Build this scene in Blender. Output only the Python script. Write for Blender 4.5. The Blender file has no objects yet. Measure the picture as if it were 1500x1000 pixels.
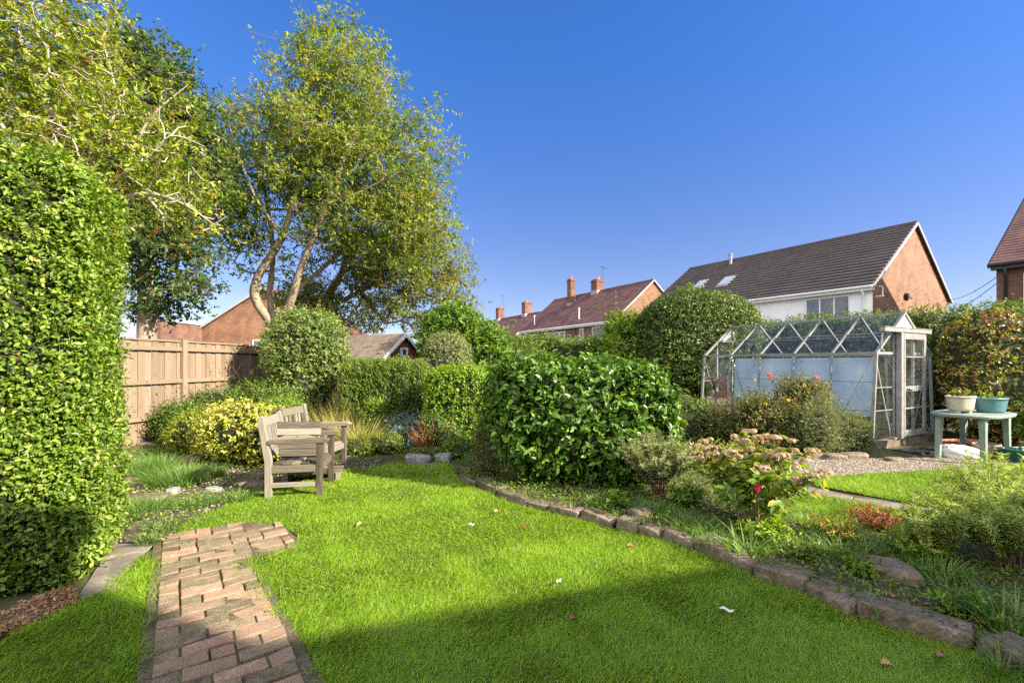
import bpy, math, random
import numpy as np
from mathutils import Vector, Matrix
from mathutils.kdtree import KDTree
rng = np.random.default_rng(7); random.seed(7)
SC = bpy.context.scene; COL = SC.collection
F, CX, CY, H = 667.0, 750.0, 532.0, 1.4
def at(px, py, Y): return np.array([(px-CX)/F*Y, Y, H-(py-CY)/F*Y])
def gp(px, py, z=0.0):
    Y = (H-z)*F/(py-CY); return np.array([(px-CX)/F*Y, Y])
def R(d): return math.radians(d)

# ---------------------------------------------------------------- materials
def newmat(name):
    m = bpy.data.materials.new(name); m.use_nodes = True
    nt = m.node_tree; nt.nodes.clear()
    out = nt.nodes.new('ShaderNodeOutputMaterial')
    return m, nt, out
def N(nt, t, **k):
    n = nt.nodes.new(t)
    for a, v in k.items(): setattr(n, a, v)
    return n
def ramp(nt, stops):
    r = N(nt, 'ShaderNodeValToRGB'); e = r.color_ramp.elements
    while len(e) > 1: e.remove(e[-1])
    e[0].position = stops[0][0]; e[0].color = (*stops[0][1], 1)
    for p, c in stops[1:]:
        x = e.new(p); x.color = (*c, 1)
    return r
def leafmat(name, cols, rough=0.5, tr=0.35, spec=0.4, upn=0.0):
    m, nt, out = newmat(name)
    at_ = N(nt, 'ShaderNodeAttribute', attribute_name='rnd')
    n = len(cols); r = ramp(nt, [(i/max(1, n-1), c) for i, c in enumerate(cols)])
    nt.links.new(at_.outputs['Fac'], r.inputs['Fac'])
    b = N(nt, 'ShaderNodeBsdfPrincipled'); b.inputs['Roughness'].default_value = rough
    b.inputs['Specular IOR Level'].default_value = spec
    nt.links.new(r.outputs['Color'], b.inputs['Base Color'])
    t = N(nt, 'ShaderNodeBsdfTranslucent')
    if upn > 0:   # soft mass shading: blade normals leaned towards the sky
        ge = N(nt, 'ShaderNodeNewGeometry'); vs_ = N(nt, 'ShaderNodeVectorMath', operation='SCALE'); vs_.inputs['Scale'].default_value = 1-upn
        va = N(nt, 'ShaderNodeVectorMath', operation='ADD'); va.inputs[1].default_value = (0, 0, upn); vn = N(nt, 'ShaderNodeVectorMath', operation='NORMALIZE')
        nt.links.new(ge.outputs['Normal'], vs_.inputs[0]); nt.links.new(vs_.outputs[0], va.inputs[0]); nt.links.new(va.outputs[0], vn.inputs[0]); nt.links.new(vn.outputs[0], b.inputs['Normal'])
    hs = N(nt, 'ShaderNodeHueSaturation'); hs.inputs['Value'].default_value = 1.5; hs.inputs['Saturation'].default_value = 1.1; hs.inputs['Hue'].default_value = 0.49
    nt.links.new(r.outputs['Color'], hs.inputs['Color']); nt.links.new(hs.outputs['Color'], t.inputs['Color'])
    mx = N(nt, 'ShaderNodeMixShader'); mx.inputs['Fac'].default_value = tr
    nt.links.new(b.outputs[0], mx.inputs[1]); nt.links.new(t.outputs[0], mx.inputs[2])
    nt.links.new(mx.outputs[0], out.inputs['Surface'])
    return m
def noisemat(name, cols, scale=8, rough=0.85, bump=0.3, detail=8, stretch=(1, 1, 1), fine=60, finemix=0.35, metal=0, spec=0.3, bscale=None, rndmix=0.0):
    """procedural mottled surface: coarse noise through a ramp, fine noise on top, bump"""
    m, nt, out = newmat(name)
    tc = N(nt, 'ShaderNodeTexCoord'); mp = N(nt, 'ShaderNodeMapping'); mp.inputs['Scale'].default_value = stretch
    nt.links.new(tc.outputs['Object'], mp.inputs['Vector'])
    n1 = N(nt, 'ShaderNodeTexNoise'); n1.inputs['Scale'].default_value = scale; n1.inputs['Detail'].default_value = detail; n1.inputs['Roughness'].default_value = 0.62
    n2 = N(nt, 'ShaderNodeTexNoise'); n2.inputs['Scale'].default_value = fine; n2.inputs['Detail'].default_value = 6
    nt.links.new(mp.outputs[0], n1.inputs['Vector']); nt.links.new(mp.outputs[0], n2.inputs['Vector'])
    ma = N(nt, 'ShaderNodeMix'); ma.data_type = 'FLOAT'; ma.inputs[0].default_value = finemix
    nt.links.new(n1.outputs['Fac'], ma.inputs[2]); nt.links.new(n2.outputs['Fac'], ma.inputs[3])
    src = ma.outputs[0]
    if rndmix > 0:
        a = N(nt, 'ShaderNodeAttribute', attribute_name='rnd')
        mb = N(nt, 'ShaderNodeMix'); mb.data_type = 'FLOAT'; mb.inputs[0].default_value = rndmix
        nt.links.new(src, mb.inputs[2]); nt.links.new(a.outputs['Fac'], mb.inputs[3]); src = mb.outputs[0]
    k = len(cols); r = ramp(nt, [(0.3+0.4*i/max(1, k-1), c) for i, c in enumerate(cols)])
    nt.links.new(src, r.inputs['Fac'])
    b = N(nt, 'ShaderNodeBsdfPrincipled'); b.inputs['Roughness'].default_value = rough; b.inputs['Metallic'].default_value = metal
    b.inputs['Specular IOR Level'].default_value = spec
    nt.links.new(r.outputs['Color'], b.inputs['Base Color'])
    if bump > 0:
        bp = N(nt, 'ShaderNodeBump'); bp.inputs['Strength'].default_value = bump; bp.inputs['Distance'].default_value = bscale or 0.02
        nt.links.new(ma.outputs[0], bp.inputs['Height']); nt.links.new(bp.outputs[0], b.inputs['Normal'])
    nt.links.new(b.outputs[0], out.inputs['Surface'])
    return m
def brickmat(name, c1, c2, mortar, bw=0.225, rh=0.075, dirt=0.3):
    m, nt, out = newmat(name)
    tc = N(nt, 'ShaderNodeTexCoord'); sp = N(nt, 'ShaderNodeSeparateXYZ'); nt.links.new(tc.outputs['Object'], sp.inputs[0])
    ad = N(nt, 'ShaderNodeMath', operation='ADD'); nt.links.new(sp.outputs[0], ad.inputs[0]); nt.links.new(sp.outputs[1], ad.inputs[1])
    cb = N(nt, 'ShaderNodeCombineXYZ'); nt.links.new(ad.outputs[0], cb.inputs[0]); nt.links.new(sp.outputs[2], cb.inputs[1])
    br = N(nt, 'ShaderNodeTexBrick'); br.inputs['Scale'].default_value = 1; br.inputs['Brick Width'].default_value = bw
    br.inputs['Row Height'].default_value = rh; br.inputs['Mortar Size'].default_value = 0.006; br.inputs['Color1'].default_value = (*c1, 1)
    br.inputs['Color2'].default_value = (*c2, 1); br.inputs['Mortar'].default_value = (*mortar, 1); br.inputs['Bias'].default_value = -0.1
    nt.links.new(cb.outputs[0], br.inputs['Vector'])
    no = N(nt, 'ShaderNodeTexNoise'); no.inputs['Scale'].default_value = 1.3; no.inputs['Detail'].default_value = 8
    nt.links.new(tc.outputs['Object'], no.inputs['Vector'])
    mr = N(nt, 'ShaderNodeMapRange'); mr.inputs[1].default_value = 0.3; mr.inputs[2].default_value = 0.7; mr.inputs[3].default_value = 1-dirt; mr.inputs[4].default_value = 1+dirt*0.6
    nt.links.new(no.outputs['Fac'], mr.inputs[0])
    mx = N(nt, 'ShaderNodeVectorMath', operation='SCALE'); nt.links.new(br.outputs['Color'], mx.inputs[0]); nt.links.new(mr.outputs[0], mx.inputs['Scale'])
    b = N(nt, 'ShaderNodeBsdfPrincipled'); b.inputs['Roughness'].default_value = 0.9
    nt.links.new(mx.outputs[0], b.inputs['Base Color'])
    bp = N(nt, 'ShaderNodeBump'); bp.inputs['Strength'].default_value = 0.5; bp.inputs['Distance'].default_value = 0.01; bp.invert = True
    nt.links.new(br.outputs['Fac'], bp.inputs['Height']); nt.links.new(bp.outputs[0], b.inputs['Normal'])
    nt.links.new(b.outputs[0], out.inputs['Surface'])
    return m
def woodmat(name, cols, axis=0, rough=0.85, rndmix=0.35, moss=None, scale=3.0):
    s = [22, 22, 22]; s[axis] = 1.2
    return noisemat(name, cols, scale=scale, stretch=tuple(s), rough=rough, bump=0.45, fine=14, finemix=0.3, rndmix=rndmix, bscale=0.006)
def glassmat(name, tint=(0.93, 0.95, 0.95), refl=0.14, dirt=0.08, dirtcol=(0.6, 0.6, 0.58)):
    m, nt, out = newmat(name)
    t = N(nt, 'ShaderNodeBsdfTransparent'); t.inputs[0].default_value = (*tint, 1)
    g = N(nt, 'ShaderNodeBsdfGlossy'); g.inputs['Roughness'].default_value = 0.04
    fr = N(nt, 'ShaderNodeLayerWeight'); fr.inputs['Blend'].default_value = 0.35
    mr = N(nt, 'ShaderNodeMapRange'); mr.inputs[3].default_value = refl*0.5; mr.inputs[4].default_value = 0.11 if refl < 0.3 else 0.6
    nt.links.new(fr.outputs['Fresnel'], mr.inputs[0])
    mx = N(nt, 'ShaderNodeMixShader'); nt.links.new(mr.outputs[0], mx.inputs[0]); nt.links.new(t.outputs[0], mx.inputs[1]); nt.links.new(g.outputs[0], mx.inputs[2])
    d = N(nt, 'ShaderNodeBsdfDiffuse'); d.inputs[0].default_value = (*dirtcol, 1)
    tc = N(nt, 'ShaderNodeTexCoord'); no = N(nt, 'ShaderNodeTexNoise'); no.inputs['Scale'].default_value = 5; no.inputs['Detail'].default_value = 9
    nt.links.new(tc.outputs['Object'], no.inputs['Vector'])
    m2 = N(nt, 'ShaderNodeMapRange'); m2.inputs[1].default_value = 0.35; m2.inputs[2].default_value = 0.75; m2.inputs[3].default_value = dirt*0.4; m2.inputs[4].default_value = dirt*2.6
    nt.links.new(no.outputs['Fac'], m2.inputs[0])
    mz = N(nt, 'ShaderNodeMixShader'); nt.links.new(m2.outputs[0], mz.inputs[0]); nt.links.new(mx.outputs[0], mz.inputs[1]); nt.links.new(d.outputs[0], mz.inputs[2])
    nt.links.new(mz.outputs[0], out.inputs['Surface'])
    return m

M = {}
M['hedge'] = leafmat('hedge_leaf', [(0.06, 0.12, 0.012), (0.12, 0.21, 0.02), (0.20, 0.30, 0.03), (0.32, 0.41, 0.06), (0.42, 0.32, 0.12)], 0.42, 0.35, 0.4)
M['camellia'] = leafmat('glossy_leaf', [(0.035, 0.08, 0.014), (0.07, 0.15, 0.018), (0.12, 0.23, 0.024), (0.22, 0.34, 0.04)], 0.36, 0.25, 0.4)
M['tree'] = leafmat('tree_leaf', [(0.075, 0.13, 0.02), (0.13, 0.20, 0.024), (0.20, 0.27, 0.035), (0.30, 0.34, 0.05), (0.38, 0.28, 0.08)], 0.5, 0.5)
M['tree_dark'] = leafmat('dark_tree_leaf', [(0.035, 0.075, 0.02), (0.06, 0.11, 0.025), (0.09, 0.15, 0.03), (0.15, 0.18, 0.035)], 0.45, 0.4)
M['tree_brown'] = leafmat('autumn_leaf', [(0.12, 0.18, 0.025), (0.20, 0.25, 0.03), (0.30, 0.30, 0.05), (0.36, 0.23, 0.07)], 0.55, 0.5)
M['yellowgreen'] = leafmat('yellow_green_leaf', [(0.10, 0.16, 0.015), (0.20, 0.28, 0.02), (0.32, 0.38, 0.035), (0.42, 0.38, 0.06), (0.36, 0.09, 0.04)], 0.5, 0.35)
M['variegated'] = leafmat('variegated_leaf', [(0.10, 0.17, 0.02), (0.30, 0.34, 0.04), (0.52, 0.50, 0.08), (0.60, 0.56, 0.18)], 0.4, 0.25)
M['lime'] = leafmat('lime_leaf', [(0.09, 0.17, 0.02), (0.16, 0.27, 0.02), (0.24, 0.36, 0.03), (0.34, 0.42, 0.05)], 0.4, 0.35)
M['laurel'] = leafmat('laurel_leaf', [(0.06, 0.13, 0.02), (0.11, 0.20, 0.022), (0.17, 0.29, 0.03), (0.25, 0.36, 0.05)], 0.35, 0.4)
M['conifer'] = leafmat('conifer_leaf', [(0.08, 0.14, 0.02), (0.14, 0.21, 0.028), (0.20, 0.27, 0.035), (0.26, 0.32, 0.05)], 0.6, 0.25)
M['topiary'] = leafmat('holly_leaf', [(0.04, 0.08, 0.015), (0.08, 0.13, 0.02), (0.14, 0.20, 0.03), (0.22, 0.28, 0.05)], 0.35, 0.3, 0.45)
M['silver'] = leafmat('silver_leaf', [(0.12, 0.15, 0.05), (0.21, 0.25, 0.085), (0.31, 0.35, 0.12), (0.45, 0.48, 0.20)], 0.7, 0.25)
M['spurge'] = leafmat('spurge_leaf', [(0.14, 0.21, 0.04), (0.25, 0.34, 0.07), (0.40, 0.49, 0.11), (0.60, 0.66, 0.22)], 0.6, 0.35)
M['blue'] = leafmat('blue_conifer_leaf', [(0.10, 0.17, 0.14), (0.17, 0.26, 0.22), (0.25, 0.34, 0.30)], 0.7, 0.2)
M['olive'] = leafmat('olive_leaf', [(0.09, 0.10, 0.02), (0.15, 0.16, 0.03), (0.21, 0.22, 0.045), (0.25, 0.17, 0.06)], 0.6, 0.3)
M['russet'] = leafmat('russet_leaf', [(0.10, 0.11, 0.02), (0.30, 0.15, 0.04), (0.48, 0.17, 0.08), (0.42, 0.26, 0.10), (0.28, 0.24, 0.06)], 0.6, 0.3)
M['redgreen'] = leafmat('turning_leaf', [(0.07, 0.13, 0.015), (0.15, 0.23, 0.02), (0.28, 0.32, 0.03), (0.28, 0.15, 0.06), (0.17, 0.08, 0.05)], 0.4, 0.3, 0.5)
M['climber'] = leafmat('climber_leaf', [(0.08, 0.15, 0.025), (0.14, 0.22, 0.04), (0.22, 0.30, 0.07), (0.34, 0.36, 0.13), (0.42, 0.32, 0.18)], 0.5, 0.4)
M['shrub'] = leafmat('shrub_leaf', [(0.05, 0.10, 0.016), (0.09, 0.155, 0.02), (0.14, 0.21, 0.03), (0.22, 0.28, 0.05)], 0.45, 0.35)
M['grass'] = leafmat('grass_blade', [(0.085, 0.17, 0.010), (0.16, 0.29, 0.012), (0.24, 0.39, 0.018), (0.34, 0.47, 0.04), (0.50, 0.48, 0.2)], 0.45, 0.35, 0.35, upn=0.45)
M['longgrass'] = leafmat('long_grass_blade', [(0.05, 0.12, 0.02), (0.10, 0.21, 0.03), (0.17, 0.28, 0.05), (0.30, 0.34, 0.11)], 0.5, 0.35)
M['reed'] = leafmat('reed_blade', [(0.12, 0.17, 0.03), (0.28, 0.30, 0.06), (0.44, 0.38, 0.12), (0.34, 0.16, 0.08)], 0.6, 0.3)
M['petal'] = leafmat('faded_petal', [(0.34, 0.27, 0.13), (0.46, 0.34, 0.22), (0.54, 0.38, 0.27), (0.38, 0.22, 0.12)], 0.7, 0.3)
M['hydleaf'] = leafmat('hydrangea_leaf', [(0.07, 0.16, 0.02), (0.16, 0.27, 0.03), (0.32, 0.36, 0.05), (0.48, 0.33, 0.08)], 0.5, 0.4)
M['pink'] = leafmat('pink_petal', [(0.75, 0.03, 0.14), (0.8, 0.06, 0.2)], 0.6, 0.3)
M['yellowpetal'] = leafmat('yellow_petal', [(0.7, 0.5, 0.03), (0.75, 0.45, 0.02)], 0.6, 0.3)
M['redpetal'] = leafmat('coral_petal', [(0.7, 0.14, 0.08), (0.75, 0.25, 0.16)], 0.6, 0.3)
M['bark'] = noisemat('bark', [(0.14, 0.105, 0.075), (0.27, 0.21, 0.15), (0.38, 0.32, 0.24)], scale=5, stretch=(1, 1, 0.35), bump=0.6, fine=30)
M['palebark'] = noisemat('pale_bark', [(0.13, 0.10, 0.068), (0.25, 0.20, 0.14), (0.38, 0.32, 0.24)], scale=8, stretch=(1, 1, 0.3), bump=0.9, bscale=0.03)
M['whitebark'] = noisemat('bleached_bark', [(0.22, 0.18, 0.13), (0.37, 0.32, 0.24), (0.48, 0.43, 0.34)], scale=6, stretch=(1, 1, 0.4), bump=0.4)
M['twig'] = noisemat('twig', [(0.10, 0.07, 0.04), (0.19, 0.13, 0.08), (0.26, 0.19, 0.12)], scale=9, bump=0)
M['core'] = noisemat('core_shade', [(0.015, 0.022, 0.006), (0.03, 0.038, 0.012), (0.05, 0.05, 0.02)], scale=14, bump=1.0, bscale=0.05)  # near black green, the shade inside dense foliage put into the colour
M['jointsoil'] = noisemat('sandy_joint_soil', [(0.05, 0.05, 0.02), (0.11, 0.085, 0.05), (0.22, 0.17, 0.11)], scale=14, bump=1.0, fine=80, bscale=0.02)
M['soil'] = noisemat('soil', [(0.045, 0.032, 0.022), (0.085, 0.062, 0.042), (0.15, 0.115, 0.08)], scale=7, bump=1.0, fine=70, bscale=0.03)
M['ground'] = noisemat('ground_mat', [(0.05, 0.04, 0.022), (0.08, 0.075, 0.03), (0.08, 0.12, 0.03)], scale=2.5, bump=0.8, fine=50, bscale=0.03)
M['turf'] = noisemat('turf', [(0.045, 0.07, 0.012), (0.08, 0.12, 0.015), (0.11, 0.16, 0.02)], scale=9, bump=0.9, fine=90, bscale=0.02)
M['stone'] = noisemat('sandstone', [(0.05, 0.04, 0.03), (0.12, 0.095, 0.068), (0.21, 0.165, 0.115), (0.40, 0.36, 0.30)], scale=9, bump=0.9, fine=60, bscale=0.02, finemix=0.4)
M['slate'] = noisemat('slab_stone', [(0.10, 0.085, 0.065), (0.19, 0.16, 0.125), (0.30, 0.26, 0.20)], scale=5, bump=0.7, fine=60, bscale=0.01)
M['rock'] = noisemat('pale_rock', [(0.10, 0.095, 0.09), (0.24, 0.23, 0.215), (0.50, 0.48, 0.45)], scale=6, bump=0.9, fine=40, bscale=0.02)
M['gravel'] = noisemat('pebble', [(0.15, 0.12, 0.10), (0.25, 0.20, 0.15), (0.36, 0.30, 0.23)], scale=3, bump=0.3, rndmix=0.8)
M['pathbrick'] = noisemat('path_brick', [(0.07, 0.065, 0.03), (0.15, 0.125, 0.07), (0.26, 0.19, 0.125), (0.34, 0.19, 0.12), (0.46, 0.37, 0.26)], scale=16, bump=1.0, fine=120, bscale=0.012, rndmix=0.25, finemix=0.5)
M['oldwood'] = woodmat('weathered_teak', [(0.045, 0.037, 0.026), (0.155, 0.13, 0.095), (0.29, 0.26, 0.205)], axis=0)
M['oldwoodz'] = woodmat('weathered_teak_upright', [(0.045, 0.037, 0.026), (0.155, 0.13, 0.095), (0.29, 0.26, 0.205)], axis=2)
M['fence'] = woodmat('fence_board', [(0.14, 0.098, 0.066), (0.22, 0.158, 0.108), (0.28, 0.21, 0.15)], axis=2, rndmix=0.25, scale=2)
M['fencerail'] = woodmat('fence_rail', [(0.15, 0.11, 0.07), (0.22, 0.165, 0.11), (0.28, 0.22, 0.155)], axis=1, rndmix=0.1, scale=2)
M['alu'] = noisemat('weathered_aluminium', [(0.17, 0.165, 0.155), (0.28, 0.275, 0.265), (0.40, 0.39, 0.375)], scale=9, bump=0.1, rough=0.5, metal=0.35)
M['glass'] = glassmat('greenhouse_glass', tint=(0.95, 0.97, 0.96), refl=0.04, dirt=0.034, dirtcol=(0.42, 0.44, 0.40))
M['winglass'] = glassmat('window_glass', tint=(0.18, 0.21, 0.25), refl=0.6, dirt=0.02)
M['cream_sheet'] = noisemat('pale_sheet', [(0.24, 0.36, 0.55), (0.38, 0.50, 0.67), (0.58, 0.66, 0.75)], scale=2.6, bump=0.15, rough=0.5)
M['white'] = noisemat('white_paint', [(0.70, 0.70, 0.68), (0.80, 0.80, 0.78)], scale=2, bump=0.05, rough=0.5)
M['render'] = noisemat('white_render', [(0.74, 0.73, 0.70), (0.82, 0.81, 0.79), (0.84, 0.84, 0.82)], scale=0.8, bump=0.03, rough=0.9, fine=30)
M['black'] = noisemat('black_plastic', [(0.02, 0.02, 0.022), (0.035, 0.035, 0.04)], scale=5, bump=0.05, rough=0.4)
M['brick_a'] = brickmat('orange_brick', (0.25, 0.105, 0.052), (0.14, 0.058, 0.03), (0.32, 0.25, 0.18))
M['brick_b'] = brickmat('red_brick', (0.18, 0.075, 0.048), (0.11, 0.046, 0.032), (0.22, 0.17, 0.13))
M['tile_dark'] = noisemat('dark_roof_tile', [(0.045, 0.040, 0.044), (0.07, 0.06, 0.065), (0.10, 0.085, 0.088)], scale=3, bump=0.2, fine=40, rndmix=0.25)
M['tile_red'] = noisemat('red_roof_tile', [(0.11, 0.055, 0.048), (0.17, 0.085, 0.07), (0.21, 0.13, 0.10)], scale=1.2, bump=0.3, fine=30, rndmix=0.4)
M['felt'] = noisemat('roof_felt', [(0.10, 0.08, 0.06), (0.18, 0.145, 0.11), (0.26, 0.215, 0.165)], scale=5, bump=0.3)
M['redwood'] = woodmat('red_stained_wood', [(0.20, 0.065, 0.04), (0.29, 0.10, 0.06), (0.36, 0.14, 0.09)], axis=0)
M['greenplastic'] = noisemat('faded_green_plastic', [(0.13, 0.18, 0.15), (0.22, 0.275, 0.24), (0.33, 0.37, 0.33)], scale=6, bump=0.1, rough=0.55)
M['tealplastic'] = noisemat('teal_plastic', [(0.07, 0.17, 0.19), (0.11, 0.24, 0.26)], scale=4, bump=0.1, rough=0.4)
M['darkgreenplastic'] = noisemat('green_plastic', [(0.02, 0.11, 0.08), (0.035, 0.16, 0.115)], scale=4, bump=0.1, rough=0.4)
M['creampot'] = noisemat('stone_pot', [(0.33, 0.28, 0.20), (0.48, 0.43, 0.33), (0.56, 0.51, 0.42)], scale=8, bump=0.3)
M['terracotta'] = noisemat('terracotta', [(0.38, 0.13, 0.07), (0.50, 0.20, 0.11)], scale=6, bump=0.2)
M['wicker'] = noisemat('wicker', [(0.26, 0.21, 0.15), (0.46, 0.40, 0.31)], scale=30, bump=0.9, stretch=(1, 1, 2))
M['bag'] = noisemat('plastic_bag', [(0.08, 0.28, 0.16), (0.62, 0.64, 0.66), (0.74, 0.76, 0.78), (0.78, 0.78, 0.8)], scale=2.4, bump=0.2, rough=0.3, finemix=0.1)
M['deadleaf'] = leafmat('dead_leaf', [(0.42, 0.22, 0.08), (0.50, 0.33, 0.16), (0.34, 0.15, 0.07)], 0.7, 0.2)
M['feather'] = noisemat('feather', [(0.6, 0.6, 0.58), (0.75, 0.75, 0.73)], scale=30, bump=0.1)
M['log'] = noisemat('rotten_log', [(0.05, 0.03, 0.02), (0.12, 0.075, 0.045), (0.2, 0.13, 0.08)], scale=18, bump=1.0, bscale=0.03)
M['litter'] = noisemat('leaf_litter', [(0.14, 0.09, 0.05), (0.30, 0.20, 0.11), (0.46, 0.34, 0.2)], scale=20, rndmix=0.8)
M['lead'] = noisemat('lead_flashing', [(0.22, 0.22, 0.225), (0.34, 0.34, 0.34)], scale=4, bump=0.1)
M['wire'] = noisemat('wire_black', [(0.04, 0.04, 0.045), (0.06, 0.06, 0.06)], bump=0)

# ---------------------------------------------------------------- object helpers
def tagit(o, label=None, cat=None, group=None, kind=None):
    if label: o['label'] = label
    if cat: o['category'] = cat
    if group: o['group'] = group
    if kind: o['kind'] = kind
    return o
def thing(name, label, cat, loc=(0, 0, 0), rz=0, group=None):
    o = bpy.data.objects.new(name, None); COL.objects.link(o)
    o.empty_display_size = 0.1
    o.location = tuple(float(v) for v in loc); o.rotation_euler = (0, 0, rz)
    return tagit(o, label, cat, group)
def link(name, me, mat, parent=None, loc=None, smooth=False):
    if mat is not None: me.materials.append(mat)
    if smooth: me.polygons.foreach_set('use_smooth', [True]*len(me.polygons))
    o = bpy.data.objects.new(name, me); COL.objects.link(o)
    if parent: o.parent = parent
    if loc is not None: o.location = tuple(float(v) for v in loc)
    return o
def np_mesh(name, V, Fs, rnd=None):
    """V (n,3); Fs list of (m,k) int arrays; rnd list of (m,) arrays or None"""
    me = bpy.data.meshes.new(name)
    V = np.asarray(V, np.float32); me.vertices.add(len(V)); me.vertices.foreach_set('co', V.ravel())
    Fs = [np.asarray(f, np.int32) for f in Fs if len(f)]
    loops = np.concatenate([f.ravel() for f in Fs]); tot = np.concatenate([np.full(len(f), f.shape[1], np.int32) for f in Fs])
    st = np.concatenate([[0], np.cumsum(tot)[:-1]]).astype(np.int32)
    me.loops.add(len(loops)); me.loops.foreach_set('vertex_index', loops)
    me.polygons.add(len(tot)); me.polygons.foreach_set('loop_start', st); me.polygons.foreach_set('loop_total', tot)
    if rnd is not None:
        a = me.attributes.new('rnd', 'FLOAT', 'FACE'); a.data.foreach_set('value', np.concatenate(rnd).astype(np.float32))
    me.update(calc_edges=True)
    return me
class MB:
    """plain mesh builder: boxes, bars, tubes, prisms"""
    def __init__(s): s.v = []; s.f = []; s.r = []
    def add(s, vs, fs, rv=None):
        b = len(s.v); s.v += [tuple(float(c) for c in v) for v in vs]; rv = random.random() if rv is None else rv
        for f in fs: s.f.append([b+i for i in f]); s.r.append(rv)
    def box(s, lo, hi, rv=None):
        x0, y0, z0 = lo; x1, y1, z1 = hi
        s.add([(x0, y0, z0), (x1, y0, z0), (x1, y1, z0), (x0, y1, z0), (x0, y0, z1), (x1, y0, z1), (x1, y1, z1), (x0, y1, z1)],
              [(0, 3, 2, 1), (4, 5, 6, 7), (0, 1, 5, 4), (1, 2, 6, 5), (2, 3, 7, 6), (3, 0, 4, 7)], rv)
    def bar(s, p, q, w, t, up=(0, 0, 1), rv=None):
        p = Vector(p); q = Vector(q); d = (q-p).normalized(); u = Vector(up)
        if abs(d.dot(u)) > 0.99: u = Vector((1, 0, 0))
        a = d.cross(u).normalized()*w/2; b = a.cross(d).normalized()*t/2
        vs = [p-a-b, p+a-b, p+a+b, p-a+b, q-a-b, q+a-b, q+a+b, q-a+b]
        s.add(vs, [(3, 2, 1, 0), (4, 5, 6, 7), (0, 1, 5, 4), (1, 2, 6, 5), (2, 3, 7, 6), (3, 0, 4, 7)], rv)
    def tube(s, pts, r, k=8, cap=True):
        pts = [Vector(p) for p in pts]; rs = r if isinstance(r, (list, tuple)) else [r]*len(pts)
        vs = []; fs = []
        for i, p in enumerate(pts):
            d = (pts[min(i+1, len(pts)-1)]-pts[max(i-1, 0)]).normalized()
            u = Vector((0, 0, 1)) if abs(d.z) < 0.9 else Vector((1, 0, 0))
            a = d.cross(u).normalized(); b = a.cross(d).normalized()
            for j in range(k):
                t = 2*math.pi*j/k; vs.append(p+(a*math.cos(t)+b*math.sin(t))*rs[i])
        for i in range(len(pts)-1):
            for j in range(k): fs.append((i*k+j, i*k+(j+1) % k, (i+1)*k+(j+1) % k, (i+1)*k+j))
        if cap: fs.append(tuple(range(k))[::-1]); fs.append(tuple((len(pts)-1)*k+j for j in range(k)))
        s.add(vs, fs)
    def prism(s, poly, y0, y1, rv=None):
        """poly of (x,z) extruded in y"""
        n = len(poly); vs = [(x, y0, z) for x, z in poly]+[(x, y1, z) for x, z in poly]
        fs = [tuple(range(n)), tuple(range(n, 2*n))[::-1]]+[(i, i+n, (i+1) % n+n, (i+1) % n) for i in range(n)]
        s.add(vs, fs, rv)
    def build(s, name, mat, parent=None, bevel=0.0, smooth=False):
        me = bpy.data.meshes.new(name); me.from_pydata(s.v, [], s.f); me.update()
        a = me.attributes.new('rnd', 'FLOAT', 'FACE'); a.data.foreach_set('value', s.r)
        o = link(name, me, mat, parent, smooth=smooth)
        if bevel:
            b = o.modifiers.new('bevel', 'BEVEL'); b.width = bevel; b.segments = 2; b.limit_method = 'ANGLE'
        return o
def lathe(prof, k=24, sx=1, sy=1):
    vs = []; fs = []
    for r, z in prof:
        for j in range(k):
            t = 2*math.pi*j/k; vs.append((r*math.cos(t)*sx, r*math.sin(t)*sy, z))
    for i in range(len(prof)-1):
        for j in range(k): fs.append((i*k+j, i*k+(j+1) % k, (i+1)*k+(j+1) % k, (i+1)*k+j))
    return vs, fs

def unit(v): return v/np.maximum(np.linalg.norm(v, axis=-1, keepdims=True), 1e-9)
def rdir(n): return unit(rng.normal(size=(n, 3)))
_lw = rng.normal(size=(14, 3)); _lp = rng.uniform(0, 6.28, 14)
def lump(P, freq=2.0):
    s = 0
    for i in range(7): s = s+np.sin(P@(_lw[i]*freq)+_lp[i])
    for i in range(7, 14): s = s+0.5*np.sin(P@(_lw[i]*freq*2.7)+_lp[i])
    return s/6.0
def leaf_mesh(name, P, T, Nn, L, W, rnd, curl=0.15, fold=0.18, shape='ovate'):
    """one folded six-cornered leaf per row. P base, T tip dir, Nn leaf normal"""
    n = len(P); T = unit(T); B = unit(np.cross(T, Nn)); Nn = np.cross(B, T)
    L = np.broadcast_to(L, (n,))[:, None]; W = np.broadcast_to(W, (n,))[:, None]
    if shape == 'ovate': a, b, wa, wb = 0.28, 0.66, 0.46, 0.40
    elif shape == 'narrow': a, b, wa, wb = 0.2, 0.7, 0.4, 0.4
    else: a, b, wa, wb = 0.3, 0.62, 0.35, 0.5
    up = Nn*W*fold
    v = np.stack([P, P+T*L*a+B*W*wa+up, P+T*L*b+B*W*wb+up-Nn*L*curl*0.4, P+T*L-Nn*L*curl,
                  P+T*L*b-B*W*wb+up-Nn*L*curl*0.4, P+T*L*a-B*W*wa+up], 1).reshape(-1, 3)
    i = np.arange(n)[:, None]*6
    f = np.concatenate([i+np.array([[0, 1, 2, 3]]), i+np.array([[0, 3, 4, 5]])], 0)
    return np_mesh(name, v, [f], [np.concatenate([rnd, rnd])])
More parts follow.
